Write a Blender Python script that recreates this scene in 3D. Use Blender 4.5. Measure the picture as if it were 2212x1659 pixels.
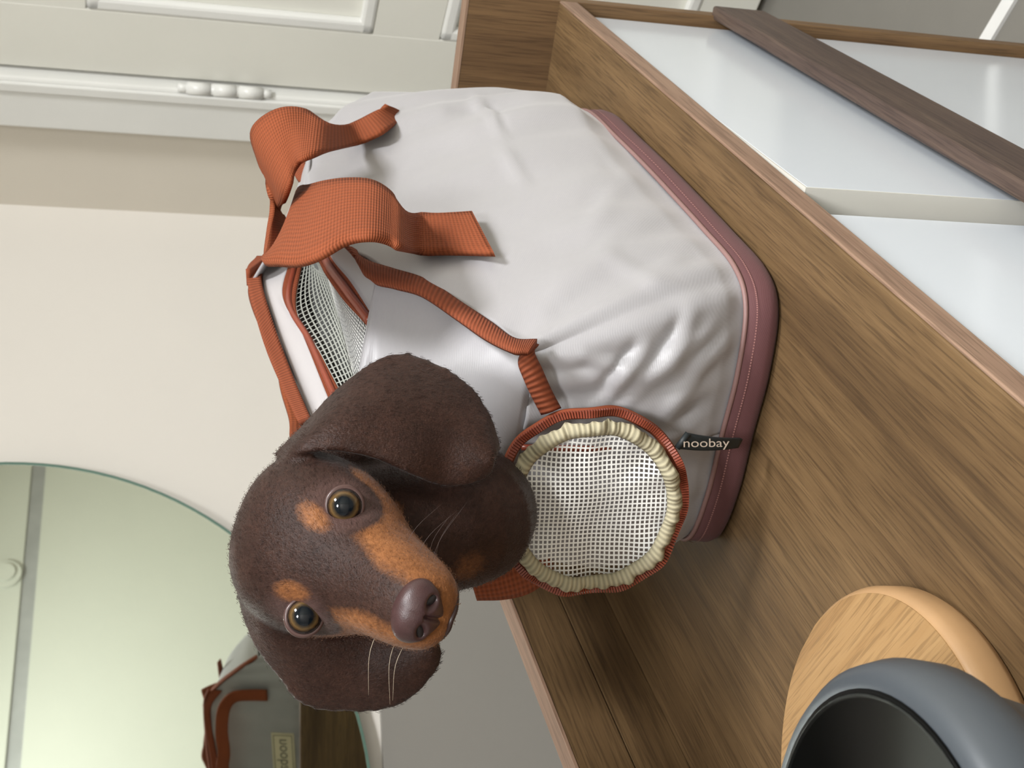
import bpy, bmesh, math, random
import numpy as np
from mathutils import Vector, Matrix, noise

# ------------------------------------------------------------------ clear, frame, camera
for o in list(bpy.data.objects): bpy.data.objects.remove(o)
scene = bpy.context.scene
col = scene.collection
S = 0.40            # metres per scene unit (unit = camera height above the console top)
ZC = 2.50           # camera height above the floor in units
FPX, PITCH, HEAD, ROLL = 3037.0, 0.277375603, 0.474053483, 0.0204578735

def cam_rows():
    f = np.array([math.cos(PITCH)*math.cos(HEAD), math.cos(PITCH)*math.sin(HEAD), -math.sin(PITCH)])
    r = np.array([math.sin(HEAD), -math.cos(HEAD), 0.0]); u = np.cross(r, f)
    c, s = math.cos(ROLL), math.sin(ROLL)
    return np.array([c*r+s*u, -s*r+c*u, f])
M = cam_rows(); RR, UU, FF = M
def W(p):                                   # scene units (camera at origin) -> metres
    return Vector((float(p[0])*S, float(p[1])*S, (float(p[2])+ZC)*S))
def ray(x, y):                              # direction towards a point measured in the photograph
    X, Y = 1659-y, x
    return M.T @ np.array([(X-829.5)/FPX, -(Y-1106)/FPX, 1.0])
def px(w):
    c = M @ np.asarray(w, float)
    return (1106-FPX*c[1]/c[2], 1659-(829.5+FPX*c[0]/c[2]))
def on(x, y, ax, v):
    d = ray(x, y); return d*(v/d[ax])
def pr(x, y, rng):
    d = ray(x, y); return d/np.linalg.norm(d)*rng
def onp(x, y, n, d):
    r = ray(x, y); return r*(d/(r @ n))

cam_d = bpy.data.cameras.new('camera'); cam = bpy.data.objects.new('camera', cam_d); col.objects.link(cam)
cam_d.sensor_fit = 'HORIZONTAL'; cam_d.sensor_width = 36.0; cam_d.lens = 36.0*FPX/2212
mw = Matrix.Identity(4)
for i, v in enumerate((-UU, RR, -FF)):
    for j in range(3): mw[j][i] = v[j]
loc = W((0, 0, 0))
for j in range(3): mw[j][3] = loc[j]
cam.matrix_world = mw
cam_d.clip_start = 0.02; cam_d.clip_end = 60
cam_d.dof.use_dof = True; cam_d.dof.focus_distance = 1.95*S; cam_d.dof.aperture_fstop = 26
scene.camera = cam

# ------------------------------------------------------------------ world, lamps, exposure
wd = bpy.data.worlds.new('world'); scene.world = wd; wd.use_nodes = True
wd.node_tree.nodes['Background'].inputs[0].default_value = (0.9, 0.95, 1.0, 1)
wd.node_tree.nodes['Background'].inputs[1].default_value = 0.25
vs = scene.view_settings
vs.view_transform = 'Standard'; vs.look = 'None'; vs.gamma = 1.0; vs.use_curve_mapping = False
vs.exposure = 0.2
CEIL = 3.6
def area(name, p, size, power, color, target=None, size_y=None):
    l = bpy.data.lights.new(name, 'AREA'); l.size = size*S; l.energy = power; l.color = color
    if size_y: l.shape = 'RECTANGLE'; l.size_y = size_y*S
    o = bpy.data.objects.new(name, l); col.objects.link(o); o.location = W(p)
    t = W(target) if target is not None else o.location-Vector((0, 0, 1))
    o.rotation_euler = (t-o.location).to_track_quat('-Z', 'Y').to_euler()
    return o
LAMPS = [(1.2, -2.1), (-1.9, -1.0)]  # the second is an unseen addition behind the camera, for fill
for (lx, ly), pw in zip(LAMPS, (52, 40)):
    area('ceiling_and_fill_light', (lx, ly, CEIL-0.16), 1.1, pw, (0.965, 0.98, 1.0))

# ------------------------------------------------------------------ helpers
def tag(o, label=None, cat=None, group=None, kind=None):
    if label: o['label'] = label
    if cat: o['category'] = cat
    if group: o['group'] = group
    if kind: o['kind'] = kind
    return o
def empty(name, p, label, cat):
    o = bpy.data.objects.new(name, None); o.empty_display_size = 0.02; col.objects.link(o)
    o.location = W(p); return tag(o, label, cat)
def world_loc(o):
    v = Vector(o.location)
    while o.parent: 
        o = o.parent
        if o.type == 'EMPTY': v += o.location
    return v
def parent(o, p):
    if p is None: return
    o.parent = p
    r = p
    while r.parent: r = r.parent
    if p.type == 'EMPTY': o.matrix_parent_inverse = Matrix.Translation(-p.location)
    else: o.matrix_parent_inverse = Matrix.Identity(4)
def link(name, me, mat=None, par=None, smooth=False):
    o = bpy.data.objects.new(name, me); col.objects.link(o)
    if mat: me.materials.append(mat)
    if smooth: me.polygons.foreach_set('use_smooth', [True]*len(me.polygons))
    parent(o, par)
    return o
def mesh(name, V, F, mat=None, par=None, smooth=False, uv=None, raw=False):
    me = bpy.data.meshes.new(name)
    me.from_pydata([tuple(v) if raw else tuple(W(v)) for v in V], [], F)
    me.validate(); me.update()
    if uv is not None:
        L = me.uv_layers.new(name='UVMap')
        for lp in me.loops: L.data[lp.index].uv = uv[lp.vertex_index]
    return link(name, me, mat, par, smooth)
def box(name, lo, hi, mat, par=None, bevel=0.0, xf=None):
    V = [(x, y, z) for x in (lo[0], hi[0]) for y in (lo[1], hi[1]) for z in (lo[2], hi[2])]
    if xf: V = [xf(v) for v in V]
    F = [(0, 1, 3, 2), (4, 6, 7, 5), (0, 4, 5, 1), (2, 3, 7, 6), (0, 2, 6, 4), (1, 5, 7, 3)]
    o = mesh(name, V, F, mat, par)
    bm = bmesh.new(); bm.from_mesh(o.data); bmesh.ops.recalc_face_normals(bm, faces=bm.faces)
    if bevel:
        bmesh.ops.bevel(bm, geom=bm.edges[:], offset=bevel*S, segments=2, affect='EDGES', profile=0.5)
    bm.to_mesh(o.data); bm.free()
    return o
def cr(P, t):                                # Catmull-Rom through P, t in [0, len-1]
    P = np.asarray(P, float); n = len(P)
    i = int(min(max(math.floor(t), 0), n-2)); u = t-i
    p1, p2 = P[i], P[i+1]; p0 = P[i-1] if i > 0 else 2*p1-p2; p3 = P[i+2] if i+2 < n else 2*p2-p1
    return .5*((2*p1)+(p2-p0)*u+(2*p0-5*p1+4*p2-p3)*u*u+(3*p1-p0-3*p2+p3)*u**3)
def resample(P, n):                          # n points evenly spaced in arc length on the spline
    P = np.asarray(P, float); ts = np.linspace(0, len(P)-1, 24*len(P))
    Q = np.array([cr(P, t) for t in ts]); L = np.r_[0, np.cumsum(np.linalg.norm(np.diff(Q, axis=0), axis=1))]
    return np.array([np.interp(np.linspace(0, L[-1], n), L, Q[:, k]) for k in range(3)]).T
def grid(name, G, mat, par=None, thick=0.0, closed_u=False, uvs=(1, 1), subsurf=0, smooth=True):
    G = np.asarray(G, float); nu, nv = G.shape[:2]
    V = G.reshape(-1, 3); F = []; uv = [(i/(nu-1)*uvs[0], j/(nv-1)*uvs[1]) for i in range(nu) for j in range(nv)]
    for i in range(nu if closed_u else nu-1):
        for j in range(nv-1):
            a = i*nv+j; b = ((i+1) % nu)*nv+j; F.append((a, b, b+1, a+1))
    o = mesh(name, V, F, mat, par, smooth, uv)
    if thick:
        m = o.modifiers.new('thickness', 'SOLIDIFY'); m.thickness = thick*S; m.offset = 0
    if subsurf:
        m = o.modifiers.new('smooth', 'SUBSURF'); m.levels = m.render_levels = subsurf
    return o
def ribbon(name, A, B, mat, par=None, n=40, m=5, thick=0.006, bow=0.0, smooth_rows=True):
    # strip between two edge lines; UV in scene units so that the weave keeps its size
    A = np.asarray(A, float); B = np.asarray(B, float)
    if smooth_rows:
        ts = np.linspace(0, len(A)-1, n); A2 = np.array([cr(A, t) for t in ts]); B2 = np.array([cr(B, t) for t in ts])
    else: A2, B2 = resample(A, n), resample(B, n)
    G = np.zeros((n, m, 3))
    for j in range(m):
        f = j/(m-1); G[:, j] = A2*(1-f)+B2*f
        if bow: G[:, j] -= FF*bow*math.sin(math.pi*f)
    L = np.linalg.norm(np.diff((A2+B2)/2, axis=0), axis=1).sum(); w = np.linalg.norm(A2-B2, axis=1).mean()
    return grid(name, G, mat, par, thick, uvs=(L, w))
def tube(name, P, r, mat, par=None, n=None, k=10, closed=False, caps=True):
    P = np.asarray(P, float)
    if n: P = resample(P, n)
    V = []; F = []; N = len(P); rad = r if hasattr(r, '__len__') else [r]*N
    up = None
    for i in range(N):
        t = (P[(i+1) % N]-P[i-1]) if closed else P[min(i+1, N-1)]-P[max(i-1, 0)]
        t = t/np.linalg.norm(t)
        if up is None:
            up = np.array([0, 0, 1.0]) if abs(t[2]) < .8 else np.array([1.0, 0, 0])
        s = np.cross(t, up); s /= np.linalg.norm(s); up = np.cross(s, t)
        for j in range(k):
            a = 2*math.pi*j/k; V.append(P[i]+rad[i]*(math.cos(a)*s+math.sin(a)*up))
    for i in range(N if closed else N-1):
        for j in range(k):
            a = i*k+j; b = i*k+(j+1) % k; c = ((i+1) % N)*k
            F.append((a, b, c+(j+1) % k, c+j))
    if caps and not closed:
        F.append(tuple(range(k))[::-1]); F.append(tuple((N-1)*k+j for j in range(k)))
    return mesh(name, V, F, mat, par, True)
def lathe(name, prof, c, mat, par=None, k=72):
    V = []; F = []
    for r, z in prof:
        for j in range(k):
            a = 2*math.pi*j/k; V.append((c[0]+r*math.cos(a), c[1]+r*math.sin(a), z))
    for i in range(len(prof)-1):
        for j in range(k):
            F.append((i*k+j, i*k+(j+1) % k, (i+1)*k+(j+1) % k, (i+1)*k+j))
    F.append(tuple(range(k))[::-1]); F.append(tuple((len(prof)-1)*k+j for j in range(k)))
    return mesh(name, V, F, mat, par, True)
def wires(name, surf, nu, nv, w, mat, par=None, mask=None, sub=2):
    # a net: crossing flat threads lying in a surface surf(u, v), u v in [0, 1]
    V = []; F = []
    def thread(fix, is_u):
        N = (nv if is_u else nu)*sub; prev = None
        for i in range(N+1):
            t = i/N; u, v = (fix, t) if is_u else (t, fix)
            if mask and not mask(u, v): prev = None; continue
            e = .004
            p = surf(u, v); q = surf(u+e, v) if is_u else surf(u, v+e)
            d = q-p; d = d/max(np.linalg.norm(d), 1e-9)*w*.5
            a = len(V); V.append(p-d); V.append(p+d)
            if prev is not None: F.append((prev, prev+1, a+1, a))
            prev = a
    for i in range(nu+1): thread(i/nu, True)
    for j in range(nv+1): thread(j/nv, False)
    return mesh(name, V, F, mat, par, True)

# ------------------------------------------------------------------ materials
def new_mat(name):
    m = bpy.data.materials.new(name); m.use_nodes = True
    nt = m.node_tree; b = nt.nodes['Principled BSDF']
    return m, nt, b
def N(nt, t, **kw):
    n = nt.nodes.new(t)
    for k, v in kw.items():
        if isinstance(v, dict):
            for a, b in v.items(): n.inputs[a].default_value = b
        else: setattr(n, k, v)
    return n
def srgb(r, g, b):
    f = lambda c: (c/255/12.92) if c/255 <= .04045 else ((c/255+.055)/1.055)**2.4
    return (f(r), f(g), f(b), 1)
def ramp(nt, fac, stops):
    r = N(nt, 'ShaderNodeValToRGB'); e = r.color_ramp.elements
    while len(e) < len(stops): e.new(.5)
    for k, (p, c) in zip(e, stops): k.position = p; k.color = c
    nt.links.new(fac, r.inputs[0]); return r.outputs[0]
def bump(nt, b, h, strength, dist=.001):
    n = N(nt, 'ShaderNodeBump', inputs={}) if False else nt.nodes.new('ShaderNodeBump')
    n.inputs['Strength'].default_value = strength; n.inputs['Distance'].default_value = dist
    nt.links.new(h, n.inputs['Height']); nt.links.new(n.outputs[0], b.inputs['Normal'])
def noise_tex(nt, vec, scale, detail=4, rough=.55, dist=0.0):
    n = nt.nodes.new('ShaderNodeTexNoise')
    n.inputs['Scale'].default_value = scale; n.inputs['Detail'].default_value = detail
    n.inputs['Roughness'].default_value = rough; n.inputs['Distortion'].default_value = dist
    if vec is not None: nt.links.new(vec, n.inputs['Vector'])
    return n.outputs['Fac']
def coords(nt, scale=(1, 1, 1), kind='Object', rot=(0, 0, 0)):
    c = nt.nodes.new('ShaderNodeTexCoord'); m = nt.nodes.new('ShaderNodeMapping')
    m.inputs['Scale'].default_value = scale; m.inputs['Rotation'].default_value = rot
    nt.links.new(c.outputs[kind], m.inputs[0]); return m.outputs[0]
def math_n(nt, op, a, b=None):
    n = nt.nodes.new('ShaderNodeMath'); n.operation = op
    for i, v in enumerate((a, b)):
        if v is None: continue
        if isinstance(v, (int, float)): n.inputs[i].default_value = v
        else: nt.links.new(v, n.inputs[i])
    return n.outputs[0]
def mixc(nt, fac, a, b, blend='MIX'):
    n = nt.nodes.new('ShaderNodeMix'); n.data_type = 'RGBA'; n.blend_type = blend
    for s, v in ((0, fac), (6, a), (7, b)):
        if isinstance(v, (int, float, tuple)): n.inputs[s].default_value = v
        else: nt.links.new(v, n.inputs[s])
    return n.outputs[2]

def plain(name, c, rough=.5, spec=.5, nscale=0, namp=.06, bmp=0, coat=0, metal=0, sheen=0):
    m, nt, b = new_mat(name)
    b.inputs['Roughness'].default_value = rough; b.inputs['Specular IOR Level'].default_value = spec
    b.inputs['Coat Weight'].default_value = coat; b.inputs['Metallic'].default_value = metal
    b.inputs['Sheen Weight'].default_value = sheen
    f = noise_tex(nt, coords(nt), nscale or 12, 5)
    lo = tuple(x*(1-namp) for x in c[:3])+(1,); hi = tuple(min(1, x*(1+namp)) for x in c[:3])+(1,)
    nt.links.new(ramp(nt, f, [(.3, lo), (.7, hi)]), b.inputs['Base Color'])
    if bmp: bump(nt, b, noise_tex(nt, coords(nt), nscale*6 or 60, 3), bmp, .0006)
    return m
def wood(name, axis, dark, mid, light, scale=1.0, rough=.58, fine=1.0):
    # grain running along axis (0 x, 1 y, 2 z) in object space
    m, nt, b = new_mat(name)
    def sc(along, across):
        v = [across]*3; v[axis] = along; return tuple(x*scale for x in v)
    warp = noise_tex(nt, coords(nt, sc(1.0, 5)), 1.6, 3, .5)
    big = noise_tex(nt, coords(nt, sc(1.3, 22)), 1.0, 5, .6, 1.2)
    fin = noise_tex(nt, coords(nt, sc(7, 260*fine)), 1.0, 4, .65, .2)
    pores = noise_tex(nt, coords(nt, sc(22, 620*fine)), 1.0, 2, .5)
    s = math_n(nt, 'ADD', math_n(nt, 'MULTIPLY', big, .62), math_n(nt, 'MULTIPLY', fin, .38))
    s = math_n(nt, 'ADD', math_n(nt, 'MULTIPLY', s, .8), math_n(nt, 'MULTIPLY', warp, .2))
    c = ramp(nt, s, [(.33, dark), (.47, mid), (.64, light)])
    pf = ramp(nt, pores, [(.36, (0, 0, 0, 1)), (.5, (1, 1, 1, 1))])
    c2 = mixc(nt, pf, tuple(x*.62 for x in dark[:3])+(1,), c)
    c3 = mixc(nt, .45, c, c2)
    nt.links.new(c3, b.inputs['Base Color'])
    b.inputs['Roughness'].default_value = rough; b.inputs['Specular IOR Level'].default_value = .28
    bump(nt, b, fin, .12, .0006)
    return m
def webbing(name, c, cell=.0105, rib=False, rough=.62):
    m, nt, b = new_mat(name)
    k = 2*math.pi/cell
    def wave(sx, sy):
        cc = coords(nt, (sx, sy, 1), 'UV'); sep = nt.nodes.new('ShaderNodeSeparateXYZ'); nt.links.new(cc, sep.inputs[0])
        return sep
    sp = wave(1, 1)
    su = math_n(nt, 'SINE', math_n(nt, 'MULTIPLY', sp.outputs[0], k*(1.0 if not rib else 1.0)))
    sv = math_n(nt, 'SINE', math_n(nt, 'MULTIPLY', sp.outputs[1], k*(.9 if not rib else .35)))
    h = math_n(nt, 'ADD', math_n(nt, 'MULTIPLY', su, .25 if not rib else .4), math_n(nt, 'MULTIPLY', sv, .25 if not rib else .06))
    h = math_n(nt, 'ADD', h, .5)
    lo = tuple(x*.70 for x in c[:3])+(1,); hi = tuple(min(1, x*1.18) for x in c[:3])+(1,)
    cc = ramp(nt, h, [(.12, lo), (.5, c), (.95, hi)])
    f = noise_tex(nt, coords(nt), 40, 3)
    cc = mixc(nt, math_n(nt, 'MULTIPLY', f, .35), cc, lo)
    nt.links.new(cc, b.inputs['Base Color'])
    b.inputs['Roughness'].default_value = .8; b.inputs['Specular IOR Level'].default_value = .2
    bump(nt, b, h, .55, .0012)
    return m
def fabric(name, c, rough=.46, amp=.04, weave=900, bmp=.12, sheen=.25, two=None):
    m, nt, b = new_mat(name)
    f = noise_tex(nt, coords(nt), 9, 4)
    lo = tuple(x*(1-amp) for x in c[:3])+(1,); hi = tuple(min(1, x*(1+amp)) for x in c[:3])+(1,)
    cc = ramp(nt, f, [(.3, lo), (.7, hi)])
    w = nt.nodes.new('ShaderNodeTexWave'); w.wave_type = 'BANDS'; w.bands_direction = 'DIAGONAL'
    w.inputs['Scale'].default_value = weave/3; w.inputs['Distortion'].default_value = .6
    nt.links.new(coords(nt), w.inputs['Vector'])
    nt.links.new(cc, b.inputs['Base Color'])
    b.inputs['Roughness'].default_value = rough; b.inputs['Sheen Weight'].default_value = sheen
    b.inputs['Specular IOR Level'].default_value = .5
    h = math_n(nt, 'ADD', math_n(nt, 'MULTIPLY', w.outputs['Fac'], .35), noise_tex(nt, coords(nt), 130, 4))
    bump(nt, b, h, bmp, .0008)
    return m

WALL = plain('wall_paint', srgb(234, 229, 221), .75, .3, 3, .015, .06)
WALL2 = plain('door_wall_paint', srgb(222, 215, 202), .7, .3, 3, .02, .06)
GLOSSW = plain('white_gloss_paint', srgb(232, 232, 228), .32, .5, 8, .02, .10)
DOORW = plain('door_paint', srgb(230, 229, 220), .35, .5, 6, .02, .12)
CEILM = plain('ceiling_paint', srgb(235, 233, 228), .8, .2)
FLOORM = plain('floor_tile', srgb(118, 115, 109), .3, .5, 6, .05)
STREAK = plain('floor_light_streak', srgb(222, 222, 220), .35, .5, 9, .04)
WD, WM, WL = srgb(66, 49, 31), srgb(92, 71, 46), srgb(116, 92, 62)
WOODX = wood('walnut_grain_along', 0, WD, WM, WL)
WOODY = wood('walnut_grain_across', 1, WD, WM, WL)
WOODZ = wood('walnut_grain_upright', 2, srgb(72, 54, 36), srgb(96, 73, 49), srgb(120, 94, 64))
EDGE = wood('walnut_edge_band', 0, srgb(104, 80, 64), srgb(130, 104, 86), srgb(150, 124, 104))
EDGEY = wood('walnut_edge_band_across', 1, srgb(104, 80, 64), srgb(130, 104, 86), srgb(150, 124, 104))
RAILW = wood('dark_rail_wood', 0, srgb(58, 46, 42), srgb(76, 62, 55), srgb(98, 82, 70))
LACQ = plain('white_lacquer', srgb(200, 206, 213), .16, .5, 5, .01, 0)
LACQE = plain('white_lacquer_edge', srgb(196, 194, 186), .4, .5, 5, .03, 0)
BAMBOO = wood('bamboo', 0, srgb(136, 103, 66), srgb(152, 118, 77), srgb(164, 131, 89), 1.3, .5, .8)
BAMBOOE = plain('bamboo_edge', srgb(164, 130, 92), .45, .5, 30, .06, .1)
POTG = plain('pot_enamel', srgb(64, 69, 74), .42, .5, 4, .03)
POTK = plain('pot_black', srgb(4, 5, 5), .4, .12, 4, .05)
SILVER = fabric('silver_grey_fabric', srgb(150, 148, 150), .44, .03)
SILVER2 = fabric('grey_lining', srgb(176, 172, 172), .5, .04)
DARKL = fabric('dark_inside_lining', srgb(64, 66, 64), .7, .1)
MAROON = fabric('maroon_fabric', srgb(94, 58, 60), .75, .05, 1200, .12, .05)
PIPING = plain('maroon_piping', srgb(128, 98, 94), .55)
STITCH = plain('pink_stitch', srgb(160, 116, 112), .7)
ORANGE = webbing('rust_webbing', srgb(134, 70, 42), .0088)
BIND = webbing('rust_binding_tape', srgb(130, 68, 44), .0085, True)
ZIPT = webbing('rust_zip_tape', srgb(128, 64, 40), .006)
ZIPC = plain('rust_zip_teeth', srgb(130, 62, 44), .35, .5, 30, .1)
BEIGE = webbing('beige_grosgrain', srgb(170, 162, 136), .009, True)
NETW = plain('white_net', srgb(224, 224, 220), .6)
NETG = plain('grey_net', srgb(150, 152, 144), .6)
TAGK = plain('black_label', srgb(22, 28, 30), .55)
TAGT = plain('label_print', srgb(206, 192, 178), .6)
PATCH = plain('cream_patch', srgb(206, 196, 166), .6)
PATCHK = plain('patch_print', srgb(92, 92, 84), .6)

# ------------------------------------------------------------------ the setting
NW = np.array([math.cos(math.radians(48)), math.sin(math.radians(48)), 0.0])       # mirror wall normal (away)
DW = 5.62                                                                          # its distance
TW = np.array([-NW[1], NW[0], 0.0])                                                # along it, to the left
FL = -ZC
K = onp(0, 441, NW, DW); K[2] = 0
AD = math.radians(66); TD = -np.array([math.cos(AD), math.sin(AD), 0.0])           # along the door wall from the corner
ND = np.array([-TD[1], TD[0], 0.0])
if ND @ K < 0: ND = -ND
DD = float(ND @ K)
def wallq(name, p0, t, L0, L1, mat, z0=FL, z1=CEIL, thick=.25, n=None):
    a = p0+t*L0; b = p0+t*L1
    V = [(*a[:2], z0), (*b[:2], z0), (*b[:2], z1), (*a[:2], z1)]
    V += [(v[0]+n[0]*thick, v[1]+n[1]*thick, v[2]) for v in V]
    F = [(0, 1, 2, 3), (7, 6, 5, 4), (0, 4, 5, 1), (1, 5, 6, 2), (2, 6, 7, 3), (3, 7, 4, 0)]
    return tag(mesh(name, V, F, mat), kind='structure')
wallq('wall_back', K, TW, 0, 9.5, WALL, n=NW)
def SD(s_, d_): return TW*s_+NW*d_
q1, q2 = SD(-5.4, -5.7), SD(-1.7, -4.7); tq = q2-q1
A2_ = np.array([[TD[0], -tq[0]], [TD[1], -tq[1]]]); LR = float(np.linalg.solve(A2_, (q1-K)[:2])[0])
wallq('wall_right', K, TD, 0, LR, WALL2, n=ND)
c1 = K+TW*9.5; c4 = K+TD*LR
def between(name, a, b, mat):
    t = (b-a); L = np.linalg.norm(t); t = t/L; n = np.array([t[1], -t[0], 0])
    if n @ (a-np.array([2.0, 1.0, 0])) < 0: n = -n
    return wallq(name, a, t, 0, L, mat, n=n)
A2_ = np.array([[-NW[0], -tq[0]], [-NW[1], -tq[1]]]); LL = float(np.linalg.solve(A2_, (q1-c1)[:2])[0])
c3 = c1-NW*LL
between('wall_left', c1, c3, WALL)
between('wall_near', c3, c4, WALL)
# grey cornice strip between wall and ceiling, seen in the mirror
tn = (c4-c3)/np.linalg.norm(c4-c3); nn = np.array([tn[1], -tn[0], 0]); nn = nn if nn @ (c3-np.array([2.0, 1.0, 0])) < 0 else -nn
R0 = 16
tag(mesh('floor', [(-14, -14, FL), (12, -14, FL), (12, 14, FL), (-14, 14, FL)], [(0, 1, 2, 3)], FLOORM), kind='structure')
tag(mesh('ceiling', [(-14, -14, CEIL), (-14, 14, CEIL), (12, 14, CEIL), (12, -14, CEIL)], [(0, 1, 2, 3)], CEILM), kind='structure')

# grey gloss panel added below the mirror, stands in for the darker lower wall
LOWG = plain('added_lower_wall_grey', srgb(150, 147, 141), .28, .5, 3, .02)
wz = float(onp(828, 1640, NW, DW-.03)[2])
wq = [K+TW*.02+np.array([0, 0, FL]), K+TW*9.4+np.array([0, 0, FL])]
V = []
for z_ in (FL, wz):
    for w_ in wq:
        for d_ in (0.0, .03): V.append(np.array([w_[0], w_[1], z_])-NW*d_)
tag(mesh('added_wall_panel', V, [(0, 1, 3, 2), (4, 6, 7, 5), (0, 4, 5, 1), (2, 3, 7, 6), (1, 5, 7, 3), (0, 2, 6, 4)], LOWG), kind='structure')

# door on the right-hand wall: local frame (s along the wall from the corner, d towards the room, z)
def dw(s, d, z): return K+TD*s-ND*d+np.array([0, 0, z])
def dpx(x, y, d=0.0):
    w = onp(x, y, ND, DD-d); return float((w-K) @ TD), float(w[2])
def dbox(name, s0, s1, d0, d1, z0, z1, mat, par=None, bevel=0.0):
    return box(name, (s0, d0, z0), (s1, d1, z1), mat, par, bevel, xf=lambda v: dw(*v))
sF0 = dpx(270, 291, .1)[0]; sF1 = dpx(350, 192, .1)[0]
ZTOP = 3.0
fr = tag(dbox('trim_1', sF0, sF1, 0.0, .10, FL, ZTOP, GLOSSW, None, .012), 'white painted door casing beside the round mirror', None, None, 'structure')
dbox('casing_bead', sF1-.055, sF1-.012, .10, .118, FL, ZTOP, GLOSSW, fr, .006)
sD1 = sF1+2.1
tag(dbox('trim_2', sD1, sD1+.2, 0.0, .10, FL, ZTOP, GLOSSW, None, .012), kind='structure')
tag(dbox('trim_3', sF0, sD1+.2, 0.0, .10, ZTOP, ZTOP+.2, GLOSSW, None, .012), kind='structure')
door = empty('door_1', dw(sF1+1, .04, FL), 'white panelled door with a painted hinge', None); door['kind'] = 'structure'
if 'category' in door: del door['category']
zbot = dpx(1655, 0, .05)[1]
gap = .02
# panel edges from the photograph
zA0, zA1 = dpx(186, 20, .05)[1], dpx(806, 66, .05)[1]        # upper panel top, bottom
zB0, zB1 = dpx(955, 60, .05)[1], dpx(1515, 8, .05)[1]        # lower panel
sP0 = dpx(500, 45, .05)[0]; sP1 = sD1-.42
s0 = sF1+gap; s1 = sD1-gap
zs = [FL+.03, zB1, zB0, zA1, zA0, zA0+.35, ZTOP-.35, ZTOP-.02]
dbox('stile', s0, sP0, .0, .055, zs[0], zs[7], DOORW, door, .006)
dbox('stile', sP1, s1, .0, .055, zs[0], zs[7], DOORW, door, .006)
for a, b in ((zs[0], zs[1]), (zs[2], zs[3]), (zs[4], zs[5]), (zs[6], zs[7])):
    dbox('rail', sP0-.004, sP1+.004, .0, .054, a, b, DOORW, door, .004)
for a, b in ((zs[1], zs[2]), (zs[3], zs[4]), (zs[5], zs[6])):
    p = dbox('panel', sP0-.02, sP1+.02, .0, .022, a-.02, b+.02, DOORW, door)
    for q in ((sP0, sP0+.055, a, b), (sP1-.055, sP1, a, b), (sP0, sP1, a, a+.055), (sP0, sP1, b-.055, b)):
        dbox('moulding', q[0], q[1], .02, .062, q[2], q[3], GLOSSW, p, .014)
zh0, zh1 = dpx(568, 205, .1)[1], dpx(402, 190, .1)[1]
hc = sF1+.5*gap
hg = tube('hinge', [dw(hc, .095, zh0), dw(hc, .095, zh1)], .022, GLOSSW, door, k=14)
for i in range(3):
    a = zh0+(zh1-zh0)*(i/3+.02); b = zh0+(zh1-zh0)*((i+1)/3-.02)
    tube('knuckle', [dw(hc, .095, a), dw(hc, .095, b)], .025, GLOSSW, hg, k=14)
for z in (zh0-.012, zh1+.012):
    tube('hinge_cap', [dw(hc, .095, z-.02), dw(hc, .095, z+.02)], .017, GLOSSW, hg, k=12)
tag(dbox('baseboard_right', .01, sF0-.01, 0, .04, FL, FL+.28, GLOSSW, None, .01), kind='structure')
# pale strip laid on the floor in place of a reflected light streak
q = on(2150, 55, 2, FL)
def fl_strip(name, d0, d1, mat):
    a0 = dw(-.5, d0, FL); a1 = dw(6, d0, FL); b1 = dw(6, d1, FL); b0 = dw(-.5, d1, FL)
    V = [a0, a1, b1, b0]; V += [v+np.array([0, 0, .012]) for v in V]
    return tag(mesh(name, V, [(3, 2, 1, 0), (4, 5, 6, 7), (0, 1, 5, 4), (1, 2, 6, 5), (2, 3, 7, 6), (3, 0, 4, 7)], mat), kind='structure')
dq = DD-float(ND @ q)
fl_strip('light_streak_strip', dq-.02, dq+.03, STREAK)

# ceiling lamp that gives the light, plus one added unseen for fill
lampm, lnt, lb = new_mat('lamp_diffuser'); lb.inputs['Emission Color'].default_value = (1, .95, .88, 1); lb.inputs['Emission Strength'].default_value = 6
for (lx, ly), lab in zip(LAMPS, ('round white ceiling lamp above the console', 'round white ceiling lamp added unseen for fill light')):
    lamp = empty('ceiling_and_fill_lamp', (lx, ly, CEIL), lab, 'lamp')
    lathe('lamp_base', [(.75, CEIL), (.75, CEIL-.1), (.72, CEIL-.11)], (lx, ly), GLOSSW, lamp)
    lathe('lamp_shade', [(.70, CEIL-.105), (.69, CEIL-.12), (.66, CEIL-.13)], (lx, ly), lampm, lamp)

# ------------------------------------------------------------------ round mirror
TILT = -.05
nm = np.array([NW[0], NW[1], TILT]); nm /= np.linalg.norm(nm)
pm = onp(500, 1150, NW, DW-.10); dm = float(nm @ pm)
um = np.cross([0, 0, 1.0], nm); um /= np.linalg.norm(um); vm = np.cross(nm, um)
edge = [(0, 1000), (105, 1003), (300, 1040), (400, 1085), (500, 1150), (735, 1530), (780, 1590), (830, 1659)]
EQ = np.array([[(onp(*e, nm, dm)-pm) @ um, (onp(*e, nm, dm)-pm) @ vm] for e in edge])
sol = np.linalg.lstsq(np.c_[2*EQ, np.ones(len(EQ))], (EQ**2).sum(1), rcond=None)[0]
mr = math.sqrt(sol[2]+sol[0]**2+sol[1]**2); mc = pm+um*sol[0]+vm*sol[1]
print('mirror', mc, mr, np.round(np.hypot(EQ[:, 0]-sol[0], EQ[:, 1]-sol[1])-mr, 3))
MIRR, mnt, mb = new_mat('mirror_silver'); mb.inputs['Metallic'].default_value = 1; mb.inputs['Roughness'].default_value = .015
mb.inputs['Base Color'].default_value = srgb(226, 232, 222)
MEDGE = plain('green_glass_edge', srgb(96, 124, 112), .15, .6)
mir = empty('round_mirror', mc-np.array([0, 0, mr]), 'large round frameless mirror hanging on the pale wall', 'mirror')
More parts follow.
